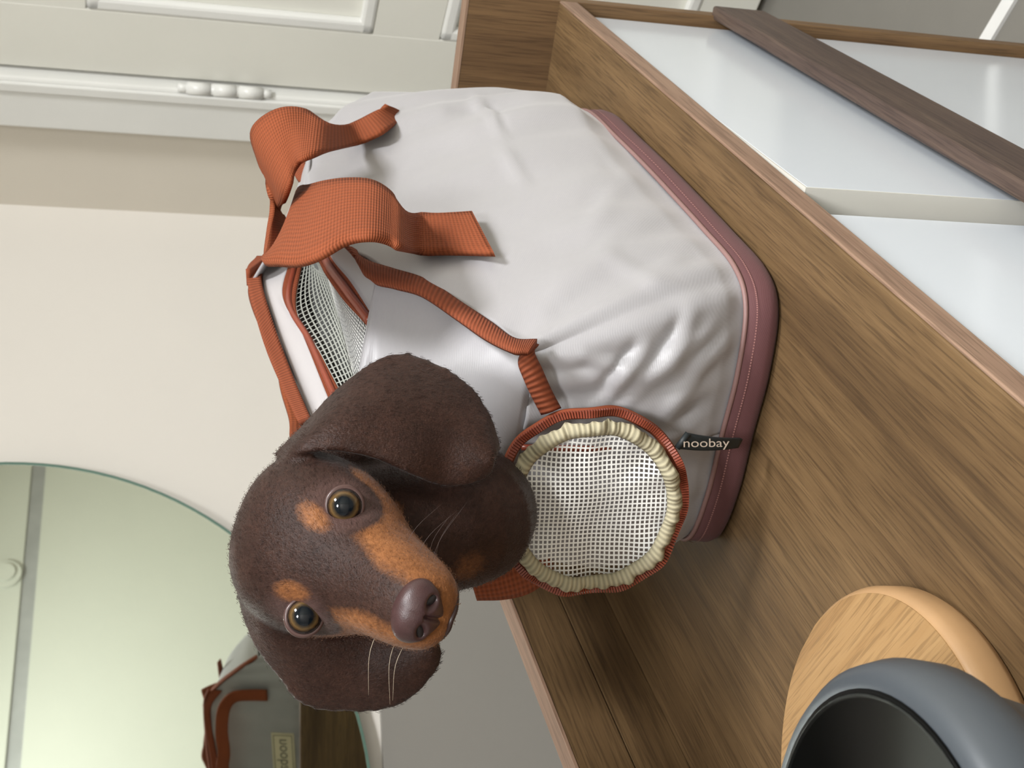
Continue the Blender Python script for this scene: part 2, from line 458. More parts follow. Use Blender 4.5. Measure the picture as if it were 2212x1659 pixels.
def disc(name, r, d0, d1, mat, par, side_mat=None, k=128):
    V = []; F = []
    for d in (d0, d1):
        for j in range(k):
            a = 2*math.pi*j/k; V.append(mc+um*r*math.cos(a)+vm*r*math.sin(a)+nm*d)
    F.append(tuple(range(k))); F.append(tuple(range(2*k-1, k-1, -1)))
    for j in range(k): F.append((j, k+j, k+(j+1) % k, (j+1) % k))
    return mesh(name, V, F, mat, par)
disc('mirror_glass', mr-.004, 0.0, .012, MIRR, mir)
V = []; F = []; k = 128
for j in range(k):
    a = 2*math.pi*j/k; dr = um*math.cos(a)+vm*math.sin(a)
    for rr, d in ((mr-.010, -.002), (mr+.001, -.002), (mr+.001, .014), (mr-.010, .014)): V.append(mc+dr*rr+nm*d)
for j in range(k):
    for i in range(4): F.append((j*4+i, j*4+(i+1) % 4, ((j+1) % k)*4+(i+1) % 4, ((j+1) % k)*4+i))
mesh('glass_edge', V, F, MEDGE, mir)
# bracket between the mirror and the wall
tube('mirror_bracket', [mc+nm*.012, mc+nm*.012+NW*(DW-float(NW @ mc)-.012)], .05, LACQE, mir)

# white wardrobe across the room, seen in the mirror
WDP = .75                                     # wardrobe depth
wn = nn; w0 = float(wn @ c3)+WDP              # front plane: wn . p = w0
def hitw(x, y):
    rd = ray(x, y); wp = rd*(dm/(rd @ nm)); r2 = rd-2*(rd @ nm)*nm; t = (w0-wp @ wn)/(r2 @ wn); return wp+r2*t
hz = [hitw(*q_) for q_ in ((98, 1005), (55, 1330), (13, 1651))]
print('wardrobe gap', [np.round(h, 2) for h in hz])
zg = float(np.mean([h[2] for h in hz])); zk = hitw(14, 1243)
def wb(v): return c3+tn*v[0]+wn*v[1]+np.array([0, 0, v[2]])
sg = [float((h-c3) @ tn) for h in hz]; sa_, sb_ = min(sg)-1.6, max(sg)+1.2
wr = empty('wardrobe', wb(((sa_+sb_)/2, WDP/2, FL)), 'tall white wardrobe reflected in the round mirror', 'wardrobe')
box('carcass', (sa_, .02, FL), (sb_, WDP-.07, CEIL-.3), LACQE, wr, 0, xf=wb)
WARD = plain('wardrobe_paint', srgb(190, 191, 180), .4, .4, 5, .01)
GAPM = plain('grey_gap_strip', srgb(150, 150, 148), .6)
box('gap_strip', (sa_, WDP-.08, zg-.075), (sb_, WDP-.03, zg+.075), GAPM, wr, 0, xf=wb)
nd = 1; wdt = (sb_-sa_)/nd
for i in range(nd):
    box('lower_door', (sa_+i*wdt+.01, WDP-.07, FL+.1), (sa_+(i+1)*wdt-.01, WDP, zg-.075), WARD, wr, .008, xf=wb)
    ud = box('upper_door', (sa_+i*wdt+.01, WDP-.07, zg+.075), (sa_+(i+1)*wdt-.01, WDP, CEIL-.32), WARD, wr, .008, xf=wb)
    sk = float((zk-c3) @ tn)
    if sa_+i*wdt < sk < sa_+(i+1)*wdt:
        for r_, d0, d1 in ((.16, 0, .05), (.10, .05, .09)):
            V = []; F = []; k = 32
            for d_ in (WDP+d0, WDP+d1):
                for j in range(k):
                    a_ = 2*math.pi*j/k; V.append(wb((sk+r_*math.cos(a_), d_, zk[2]+r_*math.sin(a_))))
            F = [tuple(range(k))[::-1], tuple(range(k, 2*k))]+[(j, (j+1) % k, k+(j+1) % k, k+j) for j in range(k)]
            mesh('round_pull', V, F, WARD, ud, False)

# ------------------------------------------------------------------ console with upstand and white doors
ZT = -1.0; TH = .045
XE = 3.235; YF, YB = .645, 1.652; XN = .1
con = empty('console_cabinet', (1.7, 1.17, FL), 'long walnut console cabinet with white lacquered doors', 'cabinet')
box('top', (XN, YF, ZT-TH), (XE, YB+.045, ZT), WOODX, con, .004)
eb = box('front_edge', (XN, YF-.006, ZT-TH), (XE, YF, ZT-.001), EDGE, con, .002)
up = box('back_upstand', (XN, YB+.004, ZT), (XE, YB+.043, ZT+.205), WOODX, con, .002)
for zz0, zz1 in ((.0005, .100), (.1025, .2045)):
    box('upstand_board', (XN, YB, ZT+zz0), (XE, YB+.0045, ZT+zz1), WOODX, up, .0012)
box('edge_band', (XN, YB-.002, ZT+.2051), (XE, YB+.045, ZT+.211), EDGE, up)
ep = box('end_panel', (XE, YF-.006, FL), (XE+.045, YB+.045, ZT+.218), WOODZ, con, .002)
box('edge_band', (XE-.001, YF-.008, ZT+.2181), (XE+.046, YB+.045, ZT+.224), EDGEY, ep)
ep2 = box('end_panel', (XN-.045, YF-.006, FL), (XN, YB+.045, ZT+.218), WOODZ, con, .002)
box('back_panel', (XN, YB, FL), (XE, YB+.043, ZT-TH), WOODX, con)
box('plinth', (XN, YF+.08, FL), (XE, YF+.12, FL+.12), WOODX, con)
box('bottom_shelf', (XN, YF+.03, FL+.12), (XE, YB, FL+.165), WOODX, con)
# left-hand white door, closed, and inner frame
box('cabinet_door', (XN+.01, YF+.012, FL+.14), (1.885, YF+.05, ZT-TH-.006), LACQ, con, .003)
# far white door, slightly ajar, hinged at the end panel, with a dark wooden pull rail
HX, HY = XE-.012, YF+.022
nearp = on(1747, 404, 2, ZT-TH-.012)
ang = math.atan2(HY-nearp[1], HX-nearp[0])
LD = math.hypot(HY-nearp[1], HX-nearp[0])
def dr(v):                                  # l along the door from the hinge, o outwards, z
    l, o_, z = v; dx, dy = -math.cos(ang), -math.sin(ang)
    nx, ny = -dy*-1, dx
    nx, ny = -math.sin(ang)*-1*-1, -math.cos(ang)
    nx, ny = (dy, -dx) if (dy*0+(-dx)*-1) > 0 else (-dy, dx)
    if ny > 0: nx, ny = -nx, -ny
    return np.array([HX+dx*l+nx*o_, HY+dy*l+ny*o_, z])
zdt = ZT-TH-.008; zdb = FL+.14
dj = box('cabinet_door', (0, -.045, zdb), (LD, 0, zdt), LACQ, con, .002, xf=dr)
dj['label'] = 'white lacquered cabinet door standing ajar'
box('door_edge', (LD, -.045, zdb), (LD+.004, 0, zdt), LACQE, dj, 0, xf=dr)
box('door_edge', (0.05, -.045, zdt), (LD+.004, 0, zdt+.003), LACQE, dj, 0, xf=dr)
OR = .05
def on_door(x, y, o_):
    p0 = dr((0, o_, 0)); p1 = dr((1, o_, 0)); t = p1-p0; n = np.array([t[1], -t[0], 0]); n /= np.linalg.norm(n)
    w = onp(x, y, n, float(n @ p0)); return float((w-p0) @ t), float(w[2])
za = on_door(1900, 216, OR)[1]; zb_ = on_door(1900, 154, OR)[1]
rl = box('pull_rail', (-.03, .018, zb_), (LD+.16, OR, za), RAILW, dj, .006, xf=dr)
for l in (.15, LD*.5, LD-.15):
    box('rail_spacer', (l, -.002, zb_*.5+za*.5-.012), (l+.02, .02, zb_*.5+za*.5+.012), RAILW, rl, 0, xf=dr)

# ------------------------------------------------------------------ bamboo board and pot
BC, BR = (1.155, 1.187), .281
bd = empty('bamboo_board', (*BC, ZT), 'round bamboo trivet board on the console', 'board')
prof = [(BR-.03, ZT+.0005), (BR-.006, ZT+.004), (BR, ZT+.016), (BR+.001, ZT+.044), (BR-.003, ZT+.054), (BR-.008, ZT+.0585)]
lathe('board_edge', prof, BC, BAMBOOE, bd, 96)
k = 96
ncols = 9
ga, gb_ = on(1680, 1562, 2, -.94), on(1925, 1259, 2, -.94); gang = math.atan2(gb_[1]-ga[1], gb_[0]-ga[0])
for i in range(ncols):                       # glued bamboo strips, grain along each
    x0 = -BR+.008+(2*BR-.016)*i/ncols; x1 = -BR+.008+(2*BR-.016)*(i+1)/ncols-.0002
    P = []; r = BR-.008
    for t in np.linspace(x0, x1, 8): P.append((t, math.sqrt(max(r*r-t*t, 0))))
    for t in np.linspace(x1, x0, 8): P.append((t, -math.sqrt(max(r*r-t*t, 0))))
    V = [(b_*S, a_*S, z*S) for z in (.05, .06) for a_, b_ in P]
    n_ = len(P); F = [tuple(range(n_)), tuple(range(n_, 2*n_))[::-1]]+[(j, n_+j, n_+(j+1) % n_, (j+1) % n_) for j in range(n_)]
    o = mesh('bamboo_strip', V, F, BAMBOO, bd, raw=True)
    o.matrix_parent_inverse = Matrix.Identity(4); o.rotation_euler = (0, 0, gang)
PC = (.785, .951)
pot = empty('round_pot', (*PC, ZT), 'dark blue-grey round pot with a black inside beside the bamboo board', 'pot')
lathe('pot_body', [(.0, ZT+.001), (.135, ZT+.001), (.148, ZT+.012), (.160, ZT+.06), (.190, ZT+.15), (.212, ZT+.215), (.222, ZT+.232), (.236, ZT+.25), (.241, ZT+.28), (.236, ZT+.305), (.225, ZT+.317), (.212, ZT+.318)], PC, POTG, pot)
lathe('pot_inside', [(.214, ZT+.319), (.207, ZT+.321), (.200, ZT+.312), (.19, ZT+.26), (.16, ZT+.16), (.10, ZT+.12), (.0, ZT+.115)], PC, POTK, pot)

# ------------------------------------------------------------------ pet carrier
bag = empty('pet_carrier', (2.32, 1.0, ZT), 'silver-grey fabric pet carrier with rust straps and maroon base', 'bag')
ZB = -.944
# matching points on the lower and upper outline, from the near-end seam round the front to the far-end seam
KEYS = [
    ((1.815, 1.01), (1.79, 1.02, -.600)), ((1.812, .90), (1.785, .935, -.600)), ((1.835, .80), (1.79, .875, -.600)),
    ((1.905, .762), (1.825, .860, -.575)), ((2.05, .757), (2.01, .868, -.480)), ((2.25, .757), (2.25, .90, -.388)),
    ((2.50, .757), (2.55, .905, -.350)), ((2.70, .760), (2.72, .85, -.385)), ((2.80, .800), (2.86, .80, -.50)),
    ((2.835, .88), (2.915, .84, -.575)), ((2.84, 1.0), (2.92, 1.0, -.585))]
KEYB = [((1.815, 1.01), (1.79, 1.02, -.600)), ((1.815, 1.12), (1.79, 1.13, -.60)), ((1.84, 1.215), (1.80, 1.22, -.60)),
    ((1.91, 1.248), (1.86, 1.215, -.54)), ((2.05, 1.252), (2.03, 1.125, -.335)), ((2.30, 1.252), (2.30, 1.115, -.285)),
    ((2.50, 1.252), (2.58, 1.11, -.262)), ((2.70, 1.248), (2.72, 1.13, -.33)), ((2.80, 1.215), (2.86, 1.17, -.46)),
    ((2.835, 1.12), (2.915, 1.13, -.575)), ((2.84, 1.0), (2.92, 1.0, -.585))]
CREASES = [  # polyline in the photograph's measure, depth, width: folds in the front panel
    ([(1480, 250), (1330, 400), (1230, 560), (1150, 735)], .010, 26), ([(1400, 300), (1290, 440), (1185, 650)], -.008, 24),
    ([(985, 235), (1050, 225), (1120, 215)], -.016, 20), ([(1030, 215), (1065, 250), (1085, 300)], .012, 12), ([(1065, 230), (1088, 290)], -.010, 10),
    ([(1080, 320), (1135, 400)], .006, 14), ([(1220, 640), (1330, 520), (1440, 470)], .006, 26),
    ([(1190, 790), (1260, 770), (1340, 790)], .010, 16), ([(1390, 745), (1330, 830), (1285, 880)], .010, 16), ([(1365, 745), (1300, 830)], -.009, 12),
    ([(1490, 680), (1440, 780), (1340, 870)], .009, 18), ([(1465, 690), (1400, 790)], -.008, 14), ([(1590, 650), (1520, 720), (1440, 760)], .008, 18),
    ([(1590, 720), (1500, 800), (1430, 900)], .010, 18), ([(1575, 700), (1480, 790)], -.009, 14), ([(1600, 860), (1520, 890), (1450, 940)], .010, 16),
    ([(1560, 840), (1470, 900)], -.012, 16), ([(1400, 600), (1480, 560)], .006, 18), ([(1180, 770), (1210, 860)], -.010, 14), ([(1330, 380), (1300, 330)], -.007, 14),
    ([(1310, 560), (1420, 620), (1500, 640)], .005, 20), ([(1090, 810), (1140, 850)], -.006, 16)]
CR = [(np.array(a, float), d, w) for a, d, w in CREASES]
def seg_dist(p, a, b):
    ab = b-a; t = max(0, min(1, ((p-a) @ ab)/(ab @ ab))); return np.linalg.norm(p-a-ab*t), t
def crease(p):
    h = 0.0
    q = np.array(px(p))
    for P, d, w in CR:
        n = len(P)-1; best = 1e9; bt = 0
        for i in range(n):
            ds, t = seg_dist(q, P[i], P[i+1])
            if ds < best: best, bt = ds, (i+t)/n
        if best < 3*w: h += d*math.exp(-(best/w)**2)*math.sin(math.pi*min(max(bt*.86+.07, 0), 1))**.5
    return h
def half_shell(name, KEYS, out_sign, creases):
    nu, nv = 150, 64
    bot = np.array([(a[0], a[1], ZB) for a, b in KEYS]); top = np.array([b for a, b in KEYS])
    G = np.zeros((nu, nv, 3)); Ls = np.linspace(0, len(KEYS)-1, nu)
    for i, t in enumerate(Ls):
        p0, p1 = cr(bot, t), cr(top, t)
        e = 1e-2; tg = cr(bot, min(t+e, len(KEYS)-1))-cr(bot, max(t-e, 0)); tg[2] = 0
        n = np.array([tg[1], -tg[0], 0])*out_sign; n /= max(np.linalg.norm(n), 1e-9)
        for j in range(nv):
            v = j/(nv-1)
            p = p0*(1-v)+p1*v
            far = max(0.0, 1-abs(t-6.4)/2.6)
            p = p+n*((.030+.030*far)*math.sin(math.pi*v**(.8-.28*far))*min(1, .15+7*v)+.004*math.sin(9*t+3*v)*min(1, 6*v))
            w = math.sin(math.pi*v)**.6*min(1, 4*v)
            h = .012*w*(noise.noise(Vector((p[0]*4, p[1]*4, p[2]*5)))+.35*noise.noise(Vector((p[0]*11, p[1]*11, p[2]*9))))
            if creases: h += 1.15*crease(p)*w
            G[i, j] = p+n*h
    return grid(name, G, SILVER, bag, .008), G
f_o, GF = half_shell('side_panel', KEYS, 1, True)
b_o, GB = half_shell('side_panel', KEYB, -1, False)
f_o['label'] = 'silver side panel with two strap ends sewn on'; b_o['label'] = 'silver side panel facing the mirror'
# maroon base: floor and band
def base_loop(off, z):
    P = [(a[0], a[1]) for a, b in KEYS[:-1]]+[(a[0], a[1]) for a, b in KEYB[::-1][:-1]]
    P = np.array([(x, y, z) for x, y in P]); n = len(P); out = []
    for t in np.linspace(0, n, 160, endpoint=False):
        i = int(t); u = t-i; q = [P[(i+k) % n] for k in (-1, 0, 1, 2)]
        p = .5*(2*q[1]+(q[2]-q[0])*u+(2*q[0]-5*q[1]+4*q[2]-q[3])*u*u+(3*q[1]-q[0]-3*q[2]+q[3])*u**3)
        c = np.array([2.32, 1.0, z]); d = p-c; d[2] = 0; d /= np.linalg.norm(d); out.append(p+d*off)
    return np.array(out)
rows = [base_loop(-.06, ZT+.001), base_loop(.0, ZT+.001), base_loop(.012, ZT+.010), base_loop(.017, ZT+.024), base_loop(.013, ZB+.001), base_loop(.007, ZB+.008)]
bb = grid('base', np.stack(rows, 1), MAROON, bag, 0, closed_u=True)
rim = base_loop(.011, ZB+.006)
tube('piping', rim, .0042, PIPING, bb, closed=True, k=8)
st = []
V = []; F = []
rs = base_loop(.017, ZB-.010)
for i in range(0, 160):
    for s_ in range(3):
        a = rs[i]*(1-s_/3)+rs[(i+1) % 160]*(s_/3); b = rs[i]*(1-(s_+.6)/3)+rs[(i+1) % 160]*((s_+.6)/3)
        d = np.array([a[0]-2.32, a[1]-1.0, 0]); d /= np.linalg.norm(d)
        k0 = len(V)
        for q_ in (a, b):
            for zz in (-.0012, .0012): V.append(q_+d*.0008+np.array([0, 0, zz]))
        F.append((k0, k0+1, k0+3, k0+2))
tag(mesh('stitching', V, F, STITCH, bb), kind='stuff')
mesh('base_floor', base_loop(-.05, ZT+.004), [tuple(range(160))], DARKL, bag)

Y = lambda x, y, v: on(x, y, 1, v)
X_ = lambda x, y, v: on(x, y, 0, v)
# top: strips between the front ridge and the back ridge
front_ridge = [np.array(b) for a, b in KEYS[3:9]]
back_ridge = [np.array(b) for a, b in KEYB[3:9]]
zip1_r = [Y(700, 470, .985), Y(715, 548, .975), Y(760, 610, .965), Y(806, 682, .955)]
zip1_l = [Y(672, 500, 1.01), Y(692, 570, .995), Y(735, 640, .98), Y(795, 706, .97)]
val = [Y(655, 540, 1.05), Y(706, 592, 1.03), Y(735, 700, 1.02), Y(768, 838, 1.02), Y(782, 900, 1.03)]
zip2_r = [Y(655, 560, 1.075), Y(640, 668, 1.07), Y(690, 760, 1.07), Y(746, 868, 1.08), Y(775, 930, 1.09)]
zip2_l = [Y(625, 570, 1.085), Y(612, 640, 1.085), Y(652, 715, 1.08), Y(706, 850, 1.09), Y(738, 925, 1.10)]
bk_edge = [Y(588, 560, 1.11), Y(568, 600, 1.11), Y(595, 700, 1.11), Y(640, 820, 1.11), Y(676, 905, 1.115)]
bk_out = [Y(560, 560, 1.12), Y(538, 600, 1.12), Y(570, 730, 1.12), Y(610, 830, 1.12), Y(650, 915, 1.125)]
gusset_top = [np.array((2.60, .905, -.350)), np.array((2.36, .905, -.366)), np.array((2.16, .885, -.42)), np.array((2.02, .872, -.474))]
ribbon('top_panel', gusset_top, [zip1_r[0], zip1_r[1], zip1_r[2], zip1_r[3]], SILVER, bag, 40, 8, .006)
ribbon('zip_tape', zip1_r, zip1_l, ZIPT, bag, 50, 7, .006)
zz = [(a+b)/2-FF*.006 for a, b in zip(zip1_r, zip1_l)]
tube('zip_teeth', zz, .008, ZIPC, bag, n=60, k=8)
ribbon('zip_tape', zip2_r, zip2_l, ZIPT, bag, 60, 7, .006)
tube('zip_teeth', [(a+b)/2-FF*.005 for a, b in zip(zip2_r, zip2_l)], .006, ZIPC, bag, n=60, k=8)
ribbon('back_lining', zip2_l, bk_edge, SILVER2, bag, 60, 10, .006, -.01)
ribbon('binding', [p-FF*.020 for p in bk_edge], [p-FF*.020 for p in bk_out], BIND, bag, 80, 5, .012)
def net(name, A, B, nu, nv, w, mat, sag=0.0):
    A = np.array(A); B = np.array(B); n = len(A)-1; m = len(B)-1
    def surf(u, v):
        p = cr(A, u*n)*(1-v)+cr(B, u*m)*v
        return p+np.array([0, 0, -sag*math.sin(math.pi*v)])
    o = wires(name, surf, nu, nv, w, mat, bag); return o
net('mesh_window', zip1_l, val[1:], 34, 16, .0028, NETW, .01)
net('mesh_window', val, zip2_r, 46, 13, .0028, NETG, .02)
# dark hollow under the top: the inside of the carrier
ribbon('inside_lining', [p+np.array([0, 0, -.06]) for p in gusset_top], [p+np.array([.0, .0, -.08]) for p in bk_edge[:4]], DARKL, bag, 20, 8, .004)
# front ridge binding: folded tape from the handles down to the round opening
fr1 = [Y(745, 530, .905), Y(790, 565, .895), Y(850, 585, .885), Y(920, 608, .87), Y(1000, 660, .862), Y(1060, 700, .858), Y(1110, 735, .85), Y(1160, 738, .848)]
fr2 = [Y(770, 545, .90), Y(800, 605, .89), Y(850, 622, .88), Y(910, 640, .868), Y(985, 690, .860), Y(1050, 735, .855), Y(1105, 762, .846), Y(1140, 764, .843)]
fl_ = -FF*.012
ribbon('binding', [p+fl_ for p in fr1], [p+fl_ for p in fr2], BIND, bag, 90, 7, .008, .012)
t1 = [X_(1160, 742, 1.775), X_(1150, 760, 1.765), X_(1168, 800, 1.76), X_(1188, 845, 1.76), X_(1208, 882, 1.76)]
t2 = [X_(1132, 760, 1.775), X_(1124, 785, 1.765), X_(1136, 820, 1.76), X_(1152, 855, 1.76), X_(1172, 893, 1.76)]
ribbon('binding', t1, t2, BIND, bag, 40, 7, .008, .012)
# piece of binding behind the handles
ribbon('binding', [Y(640, 330, .905), Y(665, 360, .905), Y(692, 398, .905), Y(700, 440, .905)], [Y(622, 350, .92), Y(640, 385, .92), Y(662, 410, .92), Y(668, 450, .92)], BIND, bag, 30, 5, .01)

# sloping near end with the round opening
HC = np.array([1.872, 1.135, -.465]); HRX = .138
sl = np.array([.36, 0, .24]); sl /= np.linalg.norm(sl); sy = np.array([0, 1.0, 0])
hole = [HC+HRX*(math.cos(a)*-sl+math.sin(a)*-sy) for a in np.linspace(0, 2*math.pi, 73)[:-1]]
outer_poly = [np.array((1.79, 1.13, -.60)), np.array((1.79, 1.02, -.60)), np.array((1.785, .935, -.60)), np.array((1.79, .875, -.60)), np.array((1.825, .86, -.575)),
    np.array((2.01, .868, -.48)), np.array((2.16, .885, -.42)), zip1_r[3], zip1_l[3], val[3], val[4], zip2_r[4], bk_edge[4], np.array((1.93, 1.19, -.42)), np.array((1.86, 1.215, -.54)), np.array((1.80, 1.22, -.60))]
op = outer_poly+[outer_poly[0]]
L = np.r_[0, np.cumsum([np.linalg.norm(op[i+1]-op[i]) for i in range(len(op)-1)])]
def outer_at(t):
    t *= L[-1]; i = min(int(np.searchsorted(L, t, 'right'))-1, len(op)-2); u = (t-L[i])/(L[i+1]-L[i]); return op[i]*(1-u)+op[i+1]*u
# pair by angle about the opening
def ang_of(p):
    d = p-HC; return math.atan2(-(d @ sy), -(d @ sl)) % (2*math.pi)
dense = [outer_at(t) for t in np.linspace(0, 1, 720)[:-1]]; angs = np.array([ang_of(p) for p in dense])
G = np.zeros((72, 10, 3))
for i in range(72):
    a = 2*math.pi*i/72; dd = np.abs((angs-a+math.pi) % (2*math.pi)-math.pi); o_ = dense[int(np.argmin(dd))]
    for j in range(10):
        v = j/9; p = hole[i]*(1-v)+o_*v
        p = p+np.array([-.3, -.2, .5])*.018*math.sin(math.pi*v)*(1+.5*math.sin(5*a))
        G[i, j] = p
grid('end_panel', G, SILVER, bag, .006, closed_u=True)
# zip round the opening, a rust tape and teeth
tube('opening_zip', [HC+(HRX+.004)*(math.cos(a)*-sl+math.sin(a)*-sy)+np.array([-.006, -.003, .008]) for a in np.linspace(0, 2*math.pi, 97)[:-1]], .010, ZIPC, bag, closed=True, k=10)
tube('opening_tape', [HC+(HRX+.018)*(math.cos(a)*-sl+math.sin(a)*-sy)+np.array([-.005, -.003, .006]) for a in np.linspace(0, 2*math.pi, 97)[:-1]], .008, ZIPT, bag, closed=True, k=8)
# far slope (faces the door) closes the top
fa = [np.array((2.55, .905, -.35)), np.array((2.72, .85, -.385)), np.array((2.86, .80, -.50)), np.array((2.915, .84, -.575))]
fb = [np.array((2.58, 1.11, -.262)), np.array((2.72, 1.13, -.33)), np.array((2.86, 1.17, -.46)), np.array((2.915, 1.13, -.575))]
ribbon('end_panel', fa, fb, SILVER, bag, 30, 14, .006)
ribbon('binding', [p+np.array([.004, .01, .006]) for p in fb], [p+np.array([.004, -.025, .010]) for p in fb], BIND, bag, 40, 4, .008)
# binding along the back ridge, seen in the mirror
bk = [np.array(b) for a, b in KEYB[3:8]]
ribbon('binding', [p+np.array([0, .010, .006]) for p in bk], [p+np.array([0, .022, -.034]) for p in bk], BIND, bag, 60, 5, .010)

# round mesh door hanging from the opening
DCn = X_(1277, 1090, 1.705); dn = np.array([-.975, -.14, .16]); dn /= np.linalg.norm(dn)
dx_ = np.cross([0, 0, 1.0], dn); dx_ /= np.linalg.norm(dx_); dz_ = np.cross(dn, dx_)
flap = mesh('flap_core', [DCn, DCn+dx_*.001, DCn+dz_*.001], [(0, 1, 2)], NETW, None)
bpy.data.objects.remove(flap)
RX, RZ = .138, .134
def dsk(r, a, off=0.0):
    wob = .006*math.sin(5*a+.6)+.004*math.sin(11*a)
    bul = .035*(1-r*r)*0+.014*math.sin(3.1*r*math.cos(a)+.5)*(1-r)+.010*math.sin(4*r*math.sin(a))*(1-r)
    return DCn+dx_*RX*r*math.cos(a)+dz_*RZ*r*math.sin(a)+dn*(off+wob*r**3+bul)
def sq(u, v):
    a, b = 2*u-1, 2*v-1; r = math.hypot(a, b); t = math.atan2(b, a); return dsk(r, t+.10*math.sin(2*r+1.2*a))
mw_ = wires('mesh_flap', sq, 38, 38, .0026, NETW, bag, mask=lambda u, v: math.hypot(2*u-1, 2*v-1) < .90, sub=2)
mw_['label'] = 'round white mesh flap hanging open'
G = np.zeros((180, 7, 3)); rnd = random.Random(3)
for i in range(180):
    a = 2*math.pi*i/180
    rip = .0035*math.sin(23*a+2*math.sin(3*a))*(1 if math.sin(a-.6) < .3 else .45)+.004*math.sin(41*a)
    for j in range(7):
        v = j/6; r = .86+.15*v
        r += .010*math.sin(17*a+1.3)*(v > .5)*(1 if math.sin(a-.6) < .3 else .4)
        G[i, j] = dsk(r, a, .010+rip*v+.010*math.sin(math.pi*v))
grid('ribbon_edge', G, BEIGE, mw_, .004, closed_u=True, uvs=(.95, .03))
# zip along the rim of the flap
rimz = [dsk(1.07, a, -.012) for a in np.linspace(0, 2*math.pi, 145)[:-1]]
zp = tube('zip_tape', rimz, .0085, ZIPT, mw_, closed=True, k=8)
V = []; F = []
nt_ = 230
for i in range(nt_):
    a = 2*math.pi*i/nt_; c = dsk(1.085, a, -.004); c2_ = dsk(1.085, a+.01, -.004); t = (c2_-c)/np.linalg.norm(c2_-c); rad = np.cross(t, dn)
    k0 = len(V)
    for du in (-.0014, .0014):
        for dr_ in (-.0055, .0055):
            for dn_ in (-.003, .0045): V.append(c+t*du+rad*dr_+dn*dn_)
    F += [tuple(k0+q for q in f) for f in ((0, 1, 3, 2), (4, 6, 7, 5), (0, 4, 5, 1), (2, 3, 7, 6), (0, 2, 6, 4), (1, 5, 7, 3))]
tag(mesh('zip_teeth', V, F, ZIPC, zp), kind='stuff')
# seam on the near end behind the flap
tube('end_seam', [np.array((1.778, 1.02, -.60)), np.array((1.772, 1.018, -.68)), np.array((1.772, 1.016, -.76)), np.array((1.778, 1.015, -.84)), np.array((1.79, 1.012, -.92))], .005, ZIPC, bag, n=30, k=8)

# black brand label sewn into the seam
la = [X_(1486, 936, 1.712), X_(1520, 942, 1.714), X_(1560, 946, 1.722), X_(1602, 947, 1.742)]
lb_ = [X_(1462, 968, 1.708), X_(1510, 972, 1.710), X_(1555, 971, 1.718), X_(1592, 966, 1.738)]
tg = ribbon('brand_label', la, lb_, TAGK, bag, 24, 7, .006)
tube('label_fold', [la[0]-FF*.003, lb_[0]-FF*.003], .005, TAGK, tg, k=8)
def text(name, body, size, mat, par, origin, ux, uy, squash=1.0):
    cu = bpy.data.curves.new(name, 'FONT'); cu.body = body; cu.size = 1.0; cu.extrude = 0.0
    to = bpy.data.objects.new(name, cu); col.objects.link(to)
    dg = bpy.context.evaluated_depsgraph_get(); me = bpy.data.meshes.new_from_object(to.evaluated_get(dg))
    bpy.data.objects.remove(to); bpy.data.curves.remove(cu)
    for v in me.vertices:
        p = np.asarray(origin)+np.asarray(ux)*v.co.x*size+np.asarray(uy)*v.co.y*size*squash
        v.co = W(p)
    me.name = name
    return link(name, me, mat, par)
o0 = X_(1474, 969, 1.703); o1 = X_(1590, 968, 1.722)
ux = (o1-o0); ln = np.linalg.norm(ux); ux /= ln
uy = X_(1530, 940, 1.708)-X_(1530, 970, 1.706); uy /= np.linalg.norm(uy)
text('label_lettering', 'noobay', .034, TAGT, tg, o0+uy*.0025-FF*.003, ux*.86, uy, .62)

# cream logo patch on the far side, seen in the mirror
def back_at(t, v):
    i = t/(len(KEYB)-1)*149; j = v*63; i0, j0 = int(i), int(j); return GB[i0, j0]
pc = back_at(5.0, .36); pu = back_at(4.6, .36)-back_at(5.4, .36); pu /= np.linalg.norm(pu)
pv = back_at(5.0, .50)-back_at(5.0, .22); pv -= pu*(pv @ pu); pv /= np.linalg.norm(pv); pn = np.cross(pu, pv)
if pn[1] < 0: pn = -pn
c0 = pc+pn*.012
def prect(w, h, off): return [c0+pn*off+pu*a*w+pv*b*h for a, b in ((-1, -1), (1, -1), (1, 1), (-1, 1))]
pt = mesh('logo_patch', prect(.19, .066, 0)+prect(.19, .066, -.008), [(0, 1, 2, 3), (7, 6, 5, 4), (0, 4, 5, 1), (1, 5, 6, 2), (2, 6, 7, 3), (3, 7, 4, 0)], PATCH, bag)
for (wa, ha, wb, hb) in ((-1, .92, 1, 1.0), (-1, -1.0, 1, -.92), (-1.0, -1, -.972, 1), (.972, -1, 1.0, 1)):
    q_ = [c0+pn*.0015+pu*a*.18+pv*b*.056 for a, b in ((wa, ha), (wb, ha), (wb, hb), (wa, hb))]
    mesh('patch_border', q_, [(0, 1, 2, 3)], PATCHK, pt)
text('patch_lettering', 'noobay', .092, PATCHK, pt, c0+pn*.0016-pu*.155-pv*.022, pu, pv)

